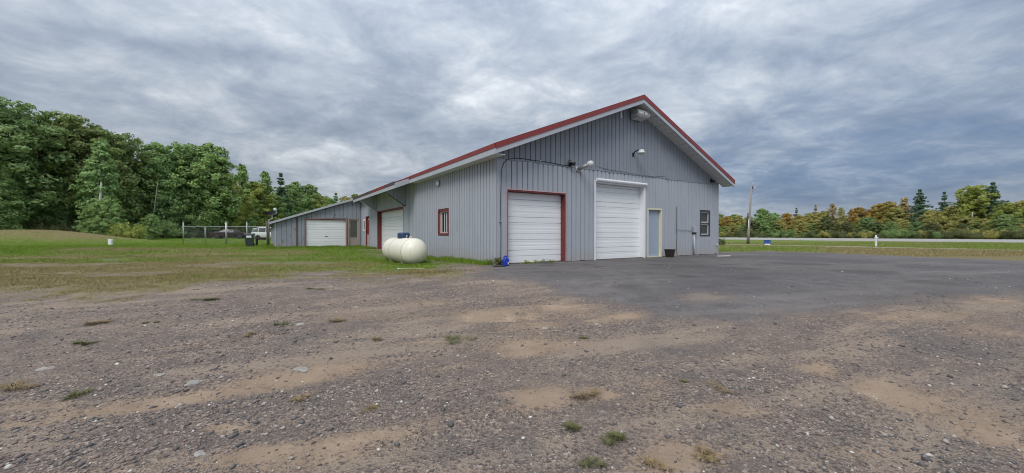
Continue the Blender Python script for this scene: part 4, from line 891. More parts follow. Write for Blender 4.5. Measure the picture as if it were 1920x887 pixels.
# chain link fence: posts, rail and woven wire
fence = thing('chain_link_fence', 'galvanised chain link fence across the far end of the lawn', 'fence', (*at(343.7, 38.0), 0))
FX0 = at(343.7, 38)[0]; FXe = -16.5; fy = 38.0
def fz(x): return hz(x, fy)
posts = [(343.7, 2.15, .045), (384.7, 1.72, .035), (424.3, 2.15, .085), (463, 2.15, .045), (505, 1.72, .035), (545, 1.72, .035), (590, 1.72, .035)]
for px, h_, r_ in posts:
    x = at(px, fy)[0]; p = MB().tube([(x-FX0, 0, fz(x)-.1), (x-FX0, 0, fz(x)+h_)], r_, 10).build('fence_post', M_GALV, fence)
    if h_ > 2: MB().lathe([(r_*1.15, 0), (r_*1.1, .03), (0, .06)], (x-FX0, 0, fz(x)+h_-.02), n=10).build('post_cap', M_GALV, p)
MB().tube([(-.12, -.03, fz(FX0)+1.70), (FXe-FX0, -.03, fz(FXe)+1.72)], .028, 8).build('top_rail', M_GALV, fence)
mb = MB(); L_ = FXe-FX0; st = .11; Hm = 1.66; k = -Hm
def wire(mb, a, b, r=.0020):
    mb.add([(a[0]-r, a[1], a[2]), (a[0]+r, a[1]+r, a[2]), (a[0]+r, a[1]-r, a[2]), (b[0]-r, b[1], b[2]), (b[0]+r, b[1]+r, b[2]), (b[0]+r, b[1]-r, b[2])], [(0, 1, 4, 3), (1, 2, 5, 4), (2, 0, 3, 5)])
g0 = fz(FX0)
while k < L_:
    for s_ in (0, 1):
        xa, xb = (k, k+Hm); za, zb = (0, Hm) if s_ == 0 else (Hm, 0)
        if xa < 0: za += (zb-za)*(-xa)/Hm; xa = 0
        if xb > L_: zb -= (zb-za)*(xb-L_)/(xb-xa); xb = L_
        wire(mb, (xa, .03, g0+.03+za), (xb, .03, g0+.03+zb))
    k += st
wm = mb.build('wire_mesh', M_GALV, fence, fixn=False); wm['kind'] = 'stuff'

# satellite dish on the low corner of the shed
dp = loc(SX-.35, YF+1.2, 0); dish = thing('satellite_dish', 'black satellite dish on a pole at the low corner of the shed', 'satellite dish', (dp[0], dp[1], 0), radians(20))
MB().tube([(0, 0, -.1), (0, 0, 1.55), (.02, -.02, 2.0), (.22, -.02, 2.10), (.20, -.02, 2.35)], .035, 8).build('mast', M_GALV, dish)
MB().tube([(-.06, 0, -.1), (-.07, .0, 1.0), (-.12, 0, 1.9)], .075, 8).build('post', M_TAN2, dish)
MB().lathe([(0, 0), (.15, .015), (.32, .06), (.43, .12), (.435, .13), (.30, .075), (0, .03)], (0.05, 0, 2.36), (-.15, .25, 1.0), 22).build('reflector', M_BLACK, dish)
MB().tube([(.20, -.02, 2.32), (.5, -.12, 2.45), (.46, -.05, 2.66)], .018, 6).build('feed_arm', M_GALV, dish)
MB().lathe([(.05, -.09), (.10, -.05), (.11, .05), (.06, .10), (0, .11)], (.40, -.02, 2.74), (-.8, .3, -.4), 12).build('receiver', M_LEN, dish)

# ------------------------------------------------------------------ parked cars behind the fence
M_TYRE = simple('tyre_rubber', (.018, .018, .018), .85, var=.2)
def paint(name, col):
    m, t, b = new_mat(name); t.put(b.inputs['Base Color'], t.mix(t.noise(t.obj(), 1.2, 4), [c*.85 for c in col], [min(1, c*1.1) for c in col])); b.inputs['Roughness'].default_value = .5; b.inputs['Specular IOR Level'].default_value = .2; return m
def car(label, cat, loc_, rz, pm, st, wheels, wr, lamp_r, lamp_f):
    """st: stations (x, halfwidth, z_bottom, z_belt, roof z or None, roof halfwidth); x forward"""
    c = thing('parked_car', label, cat, loc_, rz); mb = MB(); vs, fs = [], []; n = 9
    for (x, w, zb, zl, zr, rw) in st:
        zt = zr if zr else zl+.035
        if zr: ring = [(w*.88, zb), (w, zb+.16), (w, zl-.10), (w*.97, zl), (rw, zt-.06), (rw*.8, zt-.005)]
        else: ring = [(w*.88, zb), (w, zb+.16), (w, zl-.10), (w*.96, zl-.02), (w*.85, zt), (w*.5, zt+.008)]
        ring = [(y, z) for y, z in ring]; full = ring+[(-y, z) for y, z in ring[::-1]]
        vs += [(x, y, z) for y, z in full]
    m_ = 12
    for i in range(len(st)-1):
        for k in range(m_): fs.append((i*m_+k, (i+1)*m_+k, (i+1)*m_+(k+1) % m_, i*m_+(k+1) % m_))
    fs += [tuple(range(m_)), tuple(range(len(st)*m_-1, (len(st)-1)*m_-1, -1))]
    mb.add(vs, fs, True); bo = mb.build('body', pm, c)
    P_ = lambda i, k: Vector(vs[i*m_+k])
    ri = [i for i, s_ in enumerate(st) if s_[4]]; a, b = ri[0], ri[-1]
    for side, (k0, k1) in (('l', (3, 4)), ('r', (8, 7))):
        for i in range(a-1, b+1):
            q = [P_(i, k0), P_(i+1, k0), P_(i+1, k1), P_(i, k1)]; ce = sum(q, Vector())/4
            q = [ce+(p-ce)*.93 for p in q]; o_ = Vector((0, .014 if q[0].y > 0 else -.014, .004))
            MB().add([p+o_ for p in q]+[p-o_*.6 for p in q], [(0, 1, 2, 3), (7, 6, 5, 4), (0, 4, 5, 1), (1, 5, 6, 2), (2, 6, 7, 3), (3, 7, 4, 0)]).build('side_window', M_GLASS, c)
    for nm, i, j in (('rear_window', a-1, a), ('windscreen', b, b+1)):
        q = [P_(i, 3), P_(j, 4 if nm == 'rear_window' else 3), P_(j, 7 if nm == 'rear_window' else 8), P_(i, 8)]
        if nm == 'rear_window': q = [P_(i, 4), P_(j, 4), P_(j, 7), P_(i, 7)]
        else: q = [P_(i, 4), P_(j, 4), P_(j, 7), P_(i, 7)]
        ce = sum(q, Vector())/4; q = [ce+(p-ce)*.86 for p in q]; nn = (q[1]-q[0]).cross(q[2]-q[0]).normalized(); nn = nn if nn.z > 0 else -nn
        MB().add([p+nn*.016 for p in q]+[p-nn*.01 for p in q], [(0, 1, 2, 3), (7, 6, 5, 4), (0, 4, 5, 1), (1, 5, 6, 2), (2, 6, 7, 3), (3, 7, 4, 0)]).build(nm, M_GLASS, c)
    W_ = max(s_[1] for s_ in st)
    for x in wheels:
        for s_ in (-1, 1):
            w = MB().lathe([(.55*wr, -.10), (.93*wr, -.11), (wr, -.07), (wr, .07), (.93*wr, .11), (.55*wr, .10)], (x, s_*(W_-.10), wr), (0, 1, 0), 20).build('wheel', M_TYRE, c)
            MB().lathe([(0, .085), (.30*wr, .095), (.58*wr, .10), (.60*wr, .07)], (x, s_*(W_-.10), wr), (0, s_, 0), 16).build('rim', M_ALU, w)
    for nm, lst, mat in (('tail_light', lamp_r, M_TAIL), ('headlight', lamp_f, M_LEN)):
        for (x, y, z, dx, dy, dz) in lst:
            for s_ in (-1, 1): MB().box((x-dx, s_*y-dy, z-dz), (x+dx, s_*y+dy, z+dz), .02).build(nm, mat, c)
    xr, xf = st[0][0], st[-1][0]
    for nm, x in (('rear_bumper', xr), ('front_bumper', xf)): MB().box((x-.07, -W_*.86, st[0][2]+.02), (x+.07, W_*.86, st[0][2]+.24), .05).build(nm, M_BLACK if cat == 'pickup' else pm, c)
    MB().box((xr-.075, -.26, .55), (xr-.068, .26, .67)).build('number_plate', M_LEN, c)
    for s_ in (-1, 1): MB().box((st[b+1][0]-.25, s_*(W_+.02)-.06, st[b+1][3]-.02), (st[b+1][0]-.05, s_*(W_+.02)+.06, st[b+1][3]+.10), .02).build('side_mirror', pm, c)
    return c
M_TAIL = simple('red_lamp_plastic', (.36, .012, .015), .2)
sedan = [(-2.35, .70, .38, .80, None, 0), (-2.28, .80, .30, .93, None, 0), (-1.75, .88, .26, 1.00, None, 0), (-1.15, .90, .24, .99, 1.30, .62), (-.55, .91, .22, .97, 1.44, .64), (.05, .91, .22, .95, 1.46, .65), (.62, .91, .22, .94, 1.40, .63), (1.35, .90, .23, .93, None, 0), (1.9, .86, .25, .86, None, 0), (2.25, .76, .30, .74, None, 0), (2.35, .62, .36, .62, None, 0)]
cx_, cy_ = at(432, 57.5); car('dark maroon sedan with red tail lights parked behind the wire fence', 'car', (cx_, cy_, hz(cx_, cy_)), radians(18), paint('dark_maroon_car_paint', (.022, .008, .012)), sedan, (-1.45, 1.42), .33, [(-2.26, .62, .84, .10, .15, .08)], [(2.24, .58, .66, .08, .14, .06)])
suv = [(-2.3, .80, .45, .90, None, 0), (-2.22, .90, .38, 1.02, None, 0), (-2.12, .93, .34, 1.08, 1.55, .70), (-1.4, .94, .32, 1.08, 1.70, .72), (-.5, .94, .32, 1.07, 1.74, .72), (.3, .94, .32, 1.06, 1.72, .72), (.75, .94, .32, 1.05, 1.60, .70), (1.35, .93, .34, 1.04, None, 0), (2.0, .90, .38, .98, None, 0), (2.3, .80, .45, .86, None, 0)]
cx_, cy_ = at(511, 52.0); car('white car with dark windows mostly hidden behind the trash bin and the shed', 'car', (cx_, cy_, hz(cx_, cy_)-.05), radians(12), paint('white_car_paint', (.66, .68, .70)), suv, (-1.42, 1.45), .36, [(-2.2, .76, .92, .07, .11, .13)], [(2.2, .64, .80, .07, .16, .08)])

# ------------------------------------------------------------------ the roadside at the right
M_POLE = simple('weathered_pole_wood', (.27, .255, .235), .85, var=.18, nscale=5)
px0, py0 = gpt(1402.5, 457.5); pole = thing('utility_pole', 'leaning grey wooden utility pole between the lot and the road', 'utility pole', (px0, py0, hz(px0, py0)))
PH = 5.75; ln = .33
MB().tube([(0, 0, -.2), (ln*.0, 0, 0), (ln*.5, 0, PH*.5), (ln, 0, PH)], [.115, .11, .095, .08], 12).build('pole', M_POLE, pole)
MB().tube([(0, 0, -.05), (ln*.14*.8, 0, .85)], [.128, .124], 12).build('dark_base_band', M_TAN2, pole)
MB().tube([(-.14, -.02, 1.6), (-.02, -.02, 3.05)], .05, 6).build('riser_cover', M_BLACK, pole)
MB().tube([(-.07, -.06, 1.0), (.03, -.06, 2.4)], .03, 6).build('conduit', M_WTRIM, pole)
MB().tube([(ln, 0, PH-.75), (ln+.28, 0, PH-.28), (ln+.36, 0, PH-.1)], .028, 8).build('bracket', M_GALV, pole)
MB().lathe([(.02, 0), (.05, .03), (.035, .06), (.055, .09), (.035, .12), (.04, .15), (0, .17)], (ln+.33, 0, PH-.30), (.6, 0, 1), 12).build('insulator', M_GALV, pole)
MB().tube([(ln+.03, 0, PH-.1), (ln+.10, 0, PH+.28)], .02, 6).build('pole_pin', M_GALV, pole); MB().box((ln-.02, -.08, PH-.35), (ln+.13, .08, PH-.1), .02).build('clamp', M_NAVY, pole)
bx = ground_thing('blue_box', 'small blue box with a white base on the grass right of the utility pole', 'box', 1438.5, 459.8, radians(-20))
MB().box((-.23, -.14, .14), (.23, .14, .44), .02).build('cabinet', simple('blue_box_paint', (.02, .09, .36), .5), bx); MB().box((-.19, -.12, -.02), (.19, .12, .14)).build('base', M_WTRIM, bx); MB().box((-.24, -.15, .42), (.24, .15, .46), .01).build('lid', M_BLUELID, bx)
hy = ground_thing('yard_hydrant', 'slim white standpipe with a side spout at the edge of the path', 'standpipe', 1642.5, 462.5)
MB().lathe([(.075, -.05), (.065, .02), (.058, .60), (.062, .64)], n=14).build('pipe', M_WTRIM, hy); MB().lathe([(.062, .64), (.09, .68), (.085, .74), (.055, .80), (.05, .88), (.0, .90)], n=14).build('head', M_WTRIM, hy)
MB().tube([(.05, 0, .70), (.17, 0, .73), (.20, 0, .69)], .028, 8).build('spout', M_WTRIM, hy); MB().box((.05, -.03, .25), (.13, .03, .52), .015).build('valve_box', M_GALV, hy); MB().tube([(-.13, 0, .69), (-.04, 0, .72)], .02, 6).build('handle', M_WTRIM, hy)

# ------------------------------------------------------------------ vegetation
def leaf_mat(name, cols, trans=.3):
    m, t, b = new_mat(name); r = t.rnd_isl(); ob = t.rnd_obj(); o = t.obj()
    n = t.noise(o, .45, 3, .6)
    f = t.math('ADD', t.math('MULTIPLY', r, .55), t.math('MULTIPLY', n, .55))
    c = t.ramp(f, [(.2+.6*i/(len(cols)-1), k) for i, k in enumerate(cols)])
    c = t.mix(t.math('MULTIPLY', ob, .5), c, t.mix(.5, c, (cols[-1][0]*1.05, cols[-1][1]*.95, cols[-1][2]*.8)))
    t.put(b.inputs['Base Color'], c); b.inputs['Roughness'].default_value = .65; b.inputs['Specular IOR Level'].default_value = .25
    tr = t.new('ShaderNodeBsdfTranslucent'); t.put(tr.inputs['Color'], t.mix(.35, c, (.20, .24, .04)))
    mx = t.new('ShaderNodeMixShader'); mx.inputs[0].default_value = trans
    t.l.new(b.outputs[0], mx.inputs[1]); t.l.new(tr.outputs[0], mx.inputs[2]); t.l.new(mx.outputs[0], m.node_tree.nodes['Material Output'].inputs[0]); return m
LM = {'green': leaf_mat('broad_leaf_green', [(0.134, 0.243, 0.103), (0.226, 0.365, 0.138), (0.366, 0.519, 0.185)]),
      'dark': leaf_mat('broad_leaf_dark_green', [(0.109, 0.198, 0.087), (0.193, 0.305, 0.117), (0.310, 0.425, 0.162)]),
      'light': leaf_mat('broad_leaf_yellow_green', [(0.169, 0.235, 0.060), (0.283, 0.355, 0.082), (0.437, 0.473, 0.116)]),
      'red': leaf_mat('broad_leaf_reddish_green', [(0.130, 0.213, 0.084), (0.205, 0.305, 0.106), (0.279, 0.316, 0.117)]),
      'orange': leaf_mat('autumn_orange_leaf', [(.25, .165, .045), (.40, .265, .065), (.55, .385, .10)]),
      'gold': leaf_mat('autumn_gold_leaf', [(.22, .19, .055), (.36, .30, .08), (.50, .42, .13)]),
      'olive': leaf_mat('olive_leaf', [(0.223, 0.230, 0.078), (0.365, 0.357, 0.114), (0.541, 0.493, 0.175)]),
      'brown': leaf_mat('thin_tan_leaf', [(0.258, 0.198, 0.106), (0.421, 0.328, 0.174), (0.586, 0.467, 0.270)]),
      'conifer': leaf_mat('conifer_needles', [(0.047, 0.099, 0.060), (0.078, 0.145, 0.084), (0.129, 0.204, 0.102)], .1),
      'scrub': leaf_mat('scrub_leaf', [(.075, .100, .048), (.13, .155, .068), (.21, .23, .10)])}
M_BARK = simple('grey_brown_bark', (.11, .095, .08), .9, var=.3, nscale=5)
M_BIRCH = simple('pale_birch_bark', (.36, .35, .32), .8, var=.25, nscale=3)

def leaf_quads(rng, centers, radii, per, size, up=.5, flat=.7, aspect=.6):
    """leaf faces scattered in flattened clumps"""
    n = len(centers)*per; c = np.repeat(centers, per, 0); r = np.repeat(radii, per)
    d = rng.normal(size=(n, 3)); d /= np.linalg.norm(d, axis=1)[:, None]; d *= (rng.rand(n)**.45)[:, None]
    off = d*r[:, None]; off[:, 2] *= flat; p = c+off
    out = p.copy(); out[:, 2] = 0; out /= np.linalg.norm(out, axis=1)[:, None]+1e-6
    nor = rng.normal(size=(n, 3))*.62+d*.35+out*.85; nor[:, 2] += up; nor /= np.linalg.norm(nor, axis=1)[:, None]
    a = np.cross(nor, rng.normal(size=(n, 3))); a /= np.linalg.norm(a, axis=1)[:, None]; b = np.cross(nor, a)
    s = size*(.55+.9*rng.rand(n))[:, None]; a = a*s; b = b*s*aspect
    v = np.stack([p-a, p-b*.9+a*.1, p+a, p+b*.9+a*.1], 1).reshape(-1, 3)
    return v, np.arange(len(v)).reshape(-1, 4)

class Proto:
    pass
def broadleaf(seed, h=10.0, base=.15, spread=.30, nb=70, per=130, size=.125, shape='round', clump=.105, ragged=.45):
    """unit tree of height h: limbs from a tapered trunk, leaf clumps at the limb ends"""
    rng = np.random.RandomState(seed); rr = random.Random(seed); mb = MB()
    lean = [rr.uniform(-.03, .03)*h, rr.uniform(-.03, .03)*h]; tp = lambda k: (lean[0]*k*k+.02*h*sin(5*k+seed)*k, lean[1]*k*k, h*.93*k)
    mb.tube([tp(k/8) for k in range(9)], [h*.017*(1-.9*k/8)+.008 for k in range(9)], 8)
    cs, rs_ = [], []
    for i in range(nb):
        k = base+(1-base)*((i+rr.random())/nb)
        kk = (k-base)/(1-base)
        env = {'round': sqrt(max(0.02, 1-(2*kk-.95)**2*.95)), 'tall': (.55+.45*sin(pi*min(1, kk*1.15)))*(1-.6*kk**3), 'spread': .35+.75*sin(pi*min(1, .15+kk*.75))}[shape]
        az = i*2.399+rr.uniform(-.5, .5); rad = spread*h*env*(1-ragged*rr.random())*rr.choice([1, 1, .75, .45])
        st = Vector(tp(max(.1, k-.10-.12*rr.random()))); en = Vector((st.x+rad*cos(az), st.y+rad*sin(az), h*k*.97))
        if i % 2 == 0: mb.tube([st, st.lerp(en, .5)+Vector((0, 0, .02*h)), en], [h*.006, h*.004, h*.0015], 5)
        cs.append(en); rs_.append(clump*h*rr.uniform(.45, 1.0)*(1-.5*kk))
        if rr.random() < .5: cs.append(st.lerp(en, .6)+Vector((0, 0, rr.uniform(-.03, .03)*h))); rs_.append(clump*h*.7)
    cs = np.array([list(c) for c in cs]); rs_ = np.array(rs_)
    v, q = leaf_quads(rng, cs, rs_, per, size, up=.55, flat=.62)
    P = Proto(); P.h = h; P.crown = np_mesh('crown', v, q); P.crown.materials.append(LM['green'])
    t_ = mb.build('trunk', M_BARK); P.trunk = t_.data; bpy.data.objects.remove(t_); return P
def conifer(seed, h=10.0, spread=.22, base=.05, rows=30, size=.17, gap=.0):
    rng = np.random.RandomState(seed); rr = random.Random(seed); mb = MB()
    mb.tube([(0, 0, 0), (0, 0, h*.5), (0, 0, h*.985)], [h*.016, h*.009, .012], 8); cs, rs_ = [], []
    for i in range(rows):
        k = base+(1-base)*(i/(rows-1))**.95; k = min(1, k+rr.uniform(-.012, .012)); L = spread*h*(1-k)**.95*rr.uniform(.6, 1.12)+.015*h
        if rr.random() < gap: L *= .5
        nbr = rr.randint(6, 8)
        for j in range(nbr):
            az = j*2*pi/nbr+i*.9+rr.uniform(-.4, .4); l = L*rr.uniform(.45, 1.15); kz = k+rr.uniform(-.045, .045)*(1-k); dr = -.16*l+.10*l*k
            st = Vector((0, 0, h*kz)); en = st+Vector((l*cos(az), l*sin(az), dr+rr.uniform(-.04, .06)*l))
            if l > .05*h and j % 2 == 0: mb.tube([st, en], [h*.003, h*.001], 4, cap=False)
            m = max(2, int(l/(.045*h)))
            for q in range(1, m+1):
                cs.append(st.lerp(en, q/m)); rs_.append((.040*h*(1.3-.5*q/m)+.008*h)*(.22+.95*(1-k)))
    cs = np.array([list(c) for c in cs]); rs_ = np.array(rs_)
    v, q = leaf_quads(rng, cs, rs_, 20, size, up=.8, flat=.6, aspect=.35)
    P = Proto(); P.h = h; P.crown = np_mesh('crown', v, q); P.crown.materials.append(LM['conifer'])
    t_ = mb.build('trunk', M_BARK); P.trunk = t_.data; bpy.data.objects.remove(t_); return P
def shrub(seed, h=2.0, nb=26, per=90, size=.07, wide=.8):
    rng = np.random.RandomState(seed); rr = random.Random(seed); mb = MB(); cs, rs_ = [], []
    for i in range(nb):
        az = rr.uniform(0, 2*pi); r_ = wide*h*sqrt(rr.random())*.6; z = h*(.2+.7*rr.random()*(1-.5*r_/(wide*h)))
        en = Vector((r_*cos(az), r_*sin(az), z)); mb.tube([(0.03*cos(az), .03*sin(az), 0), en*.55, en], [.02, .014, .005], 4, cap=False)
        cs.append(en); rs_.append(h*rr.uniform(.16, .28))
    v, q = leaf_quads(rng, np.array([list(c) for c in cs]), np.array(rs_), per, size, up=.4, flat=.8)
    P = Proto(); P.h = h; P.crown = np_mesh('foliage', v, q); P.crown.materials.append(LM['scrub'])
    t_ = mb.build('stems', M_BARK); P.trunk = t_.data; bpy.data.objects.remove(t_); return P
PR = {'a': broadleaf(1, shape='tall', spread=.20, nb=130, per=85), 'b': broadleaf(2, shape='spread', spread=.27, base=.22, nb=130, per=85), 'c': broadleaf(3, shape='round', spread=.25, nb=130, per=85),
      'd': broadleaf(4, shape='tall', spread=.17, nb=95, per=80, base=.25, clump=.085, ragged=.5), 'e': broadleaf(6, shape='round', spread=.36, base=.04, nb=130, per=85), 'thin': broadleaf(7, shape='tall', spread=.19, nb=56, per=40, base=.2, clump=.09, ragged=.5, size=.13),
      'k': conifer(8, spread=.40, rows=30, gap=.15), 'm': conifer(9, spread=.27, rows=22, gap=.3), 'p': conifer(10, spread=.30, rows=17, gap=.25, size=.15), 's1': shrub(12), 's2': shrub(13, wide=1.1), 's3': shrub(14, wide=.6)}
SHRUBS = ('s1', 's2', 's3')
rt = random.Random(77)
def plant(proto, px, D, h, mat, label, group=None, cat='tree', name='tree', wide=1.0, bark=None, dz=0.0):
    P = PR[proto]; x, y = at(px, D); e = thing(name, label, cat, (x, y, hz(x, y)-.05+dz), rt.uniform(0, 6.28), group)
    s = h/P.h; e.scale = (s*wide, s*wide, s)
    for nm, me, m_ in (('crown' if proto not in SHRUBS else 'foliage', P.crown, LM[mat]), ('trunk' if proto not in SHRUBS else 'stems', P.trunk, bark or M_BARK)):
        o = bpy.data.objects.new(nm, me); link(o, e); o.material_slots[0].link = 'OBJECT'; o.material_slots[0].material = m_
    return e
def hfor(top, D, px): return CAMZ+(YH-top)/F*D-hz(*at(px, D))
G1 = 'green broadleaf trees of the forest edge behind the lawn'; L1 = 'green broadleaf tree standing in the forest edge behind the lawn'
# the tall front of the wood, left to right: photo column, top row, distance, shape, leaf
LEFT_TREES = [(-230, 190, 44, 'b', 'dark', 1.0), (-130, 180, 46, 'c', 'green', 1.0), (-60, 176, 47, 'a', 'dark', 1.1), (8, 188, 48, 'b', 'dark', 1.15), (52, 216, 51, 'c', 'red', 1.0), (92, 238, 54, 'a', 'light', 1.0),
    (140, 216, 55, 'b', 'red', 1.1), (188, 236, 56, 'c', 'red', 1.0), (222, 246, 58, 'b', 'red', .95), (258, 300, 62, 'a', 'light', .9), (296, 264, 63, 'c', 'green', 1.0), (340, 268, 66, 'b', 'green', 1.0),
    (392, 264, 68, 'c', 'green', 1.05), (418, 292, 70, 'd', 'red', 1.0), (440, 330, 76, 'a', 'light', 1.0), (456, 304, 82, 'thin', 'green', 1.0), (480, 338, 86, 'c', 'light', 1.0), (500, 318, 88, 'thin', 'green', 1.1), (527, 325, 93, 'm', 'conifer', 1.1),
    (545, 352, 98, 'a', 'green', 1.0), (558, 338, 104, 'thin', 'dark', 1.3), (575, 352, 112, 'm', 'conifer', 1.2), (592, 368, 118, 'e', 'light', 1.0), (612, 366, 126, 'c', 'green', 1.0), (630, 362, 132, 'm', 'dark', 1.2), (648, 366, 140, 'c', 'olive', 1.0), (668, 362, 150, 'a', 'green', 1.0), (700, 364, 160, 'c', 'green', 1.1), (740, 364, 165, 'e', 'green', 1.0), (790, 366, 170, 'c', 'olive', 1.0)]
special = {140: 'broad crowned tree turning reddish at the top, left of the white birch trunk', 418: 'slim tree with reddish leaf tips at the right end of the tall wood', 527: 'narrow conifer rising above the light green trees behind the shed', 575: 'small dark conifer standing alone on the skyline above the shed roof', 92: 'yellow green tree between two taller dark trees at the left'}
def left_label(px, mt_, pr):
    col = {'dark': 'dark green', 'green': 'mid green', 'red': 'reddish tipped', 'light': 'yellow green', 'conifer': 'dark conifer', 'olive': 'olive green'}[mt_]; sh_ = {'a': 'upright', 'b': 'broad topped', 'c': 'rounded', 'd': 'slim', 'e': 'wide low', 'm': 'narrow', 'thin': 'thin spiky'}[pr]
    wh = ('beyond the left edge of the picture' if px < -20 else 'at the left edge of the picture' if px < 40 else 'above the left half of the mound' if px < 130 else 'just right of the white birch trunk' if 180 < px < 215 else 'behind the white birch trunk' if px < 240 else 'above the right end of the mound' if px < 310
          else 'above the left end of the fence' if px < 370 else 'above the dark sedan' if px < 450 else 'above the trash bin' if px < 490 else 'above the satellite dish' if px < 535 else 'on the skyline above the low end of the shed roof' if px < 605 else 'on the skyline above the high end of the shed roof' if px < 680 else 'behind the main building')
    return '%s %s tree %s' % (col, sh_, wh)
for (px, top, D, pr, mt_, wd) in LEFT_TREES:
    plant(pr, px, D, hfor(top, D, px), mt_, special.get(px, left_label(px, mt_, pr)), G1, wide=wd)
# lower trees in front and behind, which fill the wood
for i in range(46):
    px = -260+i*19.5+rt.uniform(-8, 8); D = 47.5+max(0, px)*.055+rt.uniform(-1.5, 2)+max(0, px-420)*.15
    top = 300+max(0, px)*.11+rt.uniform(-22, 26)
    plant(rt.choice('aceec'), px, D, max(5.5, hfor(min(top, 400), D, px)), rt.choice(['green', 'dark', 'dark', 'green', 'light' if px > 200 else 'dark']), 'lower green broadleaf tree filling the foot of the forest edge', 'lower trees at the foot of the forest edge', wide=rt.uniform(1.0, 1.35))
for i in range(30):
    px = -250+i*31+rt.uniform(-10, 10); D = 62+max(0, px)*.085+rt.uniform(-3, 6)
    top = 250+max(0, px)*.22+rt.uniform(-8, 25)+(22 if 230 < px < 300 else 0)
    plant(rt.choice('abcc'), px, D, hfor(min(top, 385), D, px), rt.choice(['dark', 'green']), 'green broadleaf tree deeper in the wood behind the forest edge', 'trees deeper in the wood', wide=1.15)
# birches with white trunks seen at the edge
bt = plant('d', 186, 50.5, 13.2, 'green', 'birch with a bright white trunk at the front of the forest', bark=M_BIRCH, name='birch_tree', wide=1.0)
def add_trunk(px, D, z0, z1, r, lean, label, bark, group=None):
    x, y = at(px, D); e = thing('bare_trunk', label, 'tree trunk', (x, y, hz(x, y)), 0, group)
    MB().tube([(0, 0, -.1), (0, 0, z0), (lean*.5, 0, (z0+z1)/2), (lean, 0, z1)], [r*1.1, r, r*.9, r*.6], 8).build('trunk', bark, e)
    MB().tube([(lean*.55, 0, (z0+z1)*.52), (lean*.55+.5, .2, (z0+z1)*.62)], [r*.4, r*.15], 6).build('branch', bark, e)
add_trunk(184, 49.0, 1.0, 7.3, .15, .45, 'white birch trunk standing out against the dark forest edge', M_BIRCH)
M_ASPEN = simple('grey_aspen_bark', (.24, .23, .20), .8, var=.25, nscale=3)
add_trunk(283, 55, .5, 8.0, .055, 1.0, 'thin pale leaning trunk in the wood left of the fence', M_ASPEN)
add_trunk(470, 79, .5, 8.2, .07, .1, 'thin pale straight trunk in the wood right above the fence', M_ASPEN)
for i in range(34):
    px = -200+i*22+rt.uniform(-9, 9); D = 46+max(0, px)*.045+max(0, px-330)*.11+rt.uniform(-1, 1)
    if 400 < px < 640: D += 6
    plant(rt.choice(SHRUBS), px, D, rt.uniform(1.6, 3.4), rt.choice(['scrub', 'green', 'dark', 'scrub']), 'low green bush along the foot of the forest behind the lawn', 'bushes along the foot of the forest', 'bush', 'bush')
for px_, h_ in ((172, 4.4), (192, 4.8), (205, 5.2), (285, 3.6), (468, 4.0)): plant('e', px_, 46.5 if px_ < 250 else (52 if px_ < 300 else 74), h_, 'green', 'lower green broadleaf tree filling the foot of the forest edge', 'lower trees at the foot of the forest edge')
plant('s2', 243, 45.5, 2.3, 'light', 'rounded light green bush at the right end of the grassy mound', None, 'bush', 'bush')

# the trees across the road
G2 = 'autumn trees across the road'
RT = [(1345, 404, 118, 'c', 'olive'), (1362, 404, 116, 'e', 'orange'), (1384, 402, 114, 'c', 'olive'), (1404, 404, 118, 'e', 'olive'), (1430, 389, 92, 'c', 'green'), (1452, 398, 125, 'e', 'green'), (1474, 398, 104, 'e', 'orange'), (1498, 402, 102, 'e', 'gold'),
      (1493, 390, 135, 'm', 'conifer'), (1518, 398, 104, 'c', 'olive'), (1529, 384, 112, 'm', 'brown'), (1546, 394, 102, 'e', 'olive'), (1563, 380, 100, 'thin', 'brown'), (1578, 387, 104, 'thin', 'olive'), (1594, 390, 100, 'thin', 'brown'), (1610, 387, 97, 'e', 'orange'), (1630, 393, 98, 'c', 'gold'),
      (1650, 380, 96, 'c', 'orange'), (1668, 376, 94, 'e', 'gold'), (1682, 388, 92, 'c', 'olive'), (1694, 369, 96, 'd', 'brown'), (1724, 356, 88, 'k', 'conifer'), (1745, 392, 84, 'e', 'olive'), (1770, 360, 90, 'm', 'conifer'), (1786, 384, 84, 'c', 'olive'), (1797, 374, 88, 'p', 'conifer'),
      (1822, 347, 82, 'b', 'light'), (1840, 372, 84, 'a', 'olive'), (1861, 343, 80, 'k', 'conifer'), (1888, 378, 74, 'e', 'light'), (1915, 374, 76, 'c', 'olive'), (1940, 372, 72, 'e', 'green'), (1975, 366, 70, 'c', 'olive'), (2020, 360, 68, 'k', 'conifer'), (2060, 372, 66, 'e', 'gold')]
RL = {1362: 'orange tree at the left end of the wood, right of the building', 1430: 'rounded green tree just right of the utility pole', 1474: 'bright orange tree behind the blue box', 1493: 'small dark conifer tip above the orange trees', 1529: 'thin dead topped tree standing above the olive trees', 1563: 'nearly bare tan tree in the middle of the autumn wood', 1610: 'orange tree just left of the white standpipe', 1650: 'large orange tree right above the white standpipe', 1694: 'slim tan tree next to the dark conifer', 1724: 'broad dark conifer right of the orange trees', 1770: 'narrow conifer between the dark conifer and the tall light green tree', 1822: 'tall light green tree with a pale trunk across the road', 1861: 'tallest dark conifer near the right edge of the picture'}
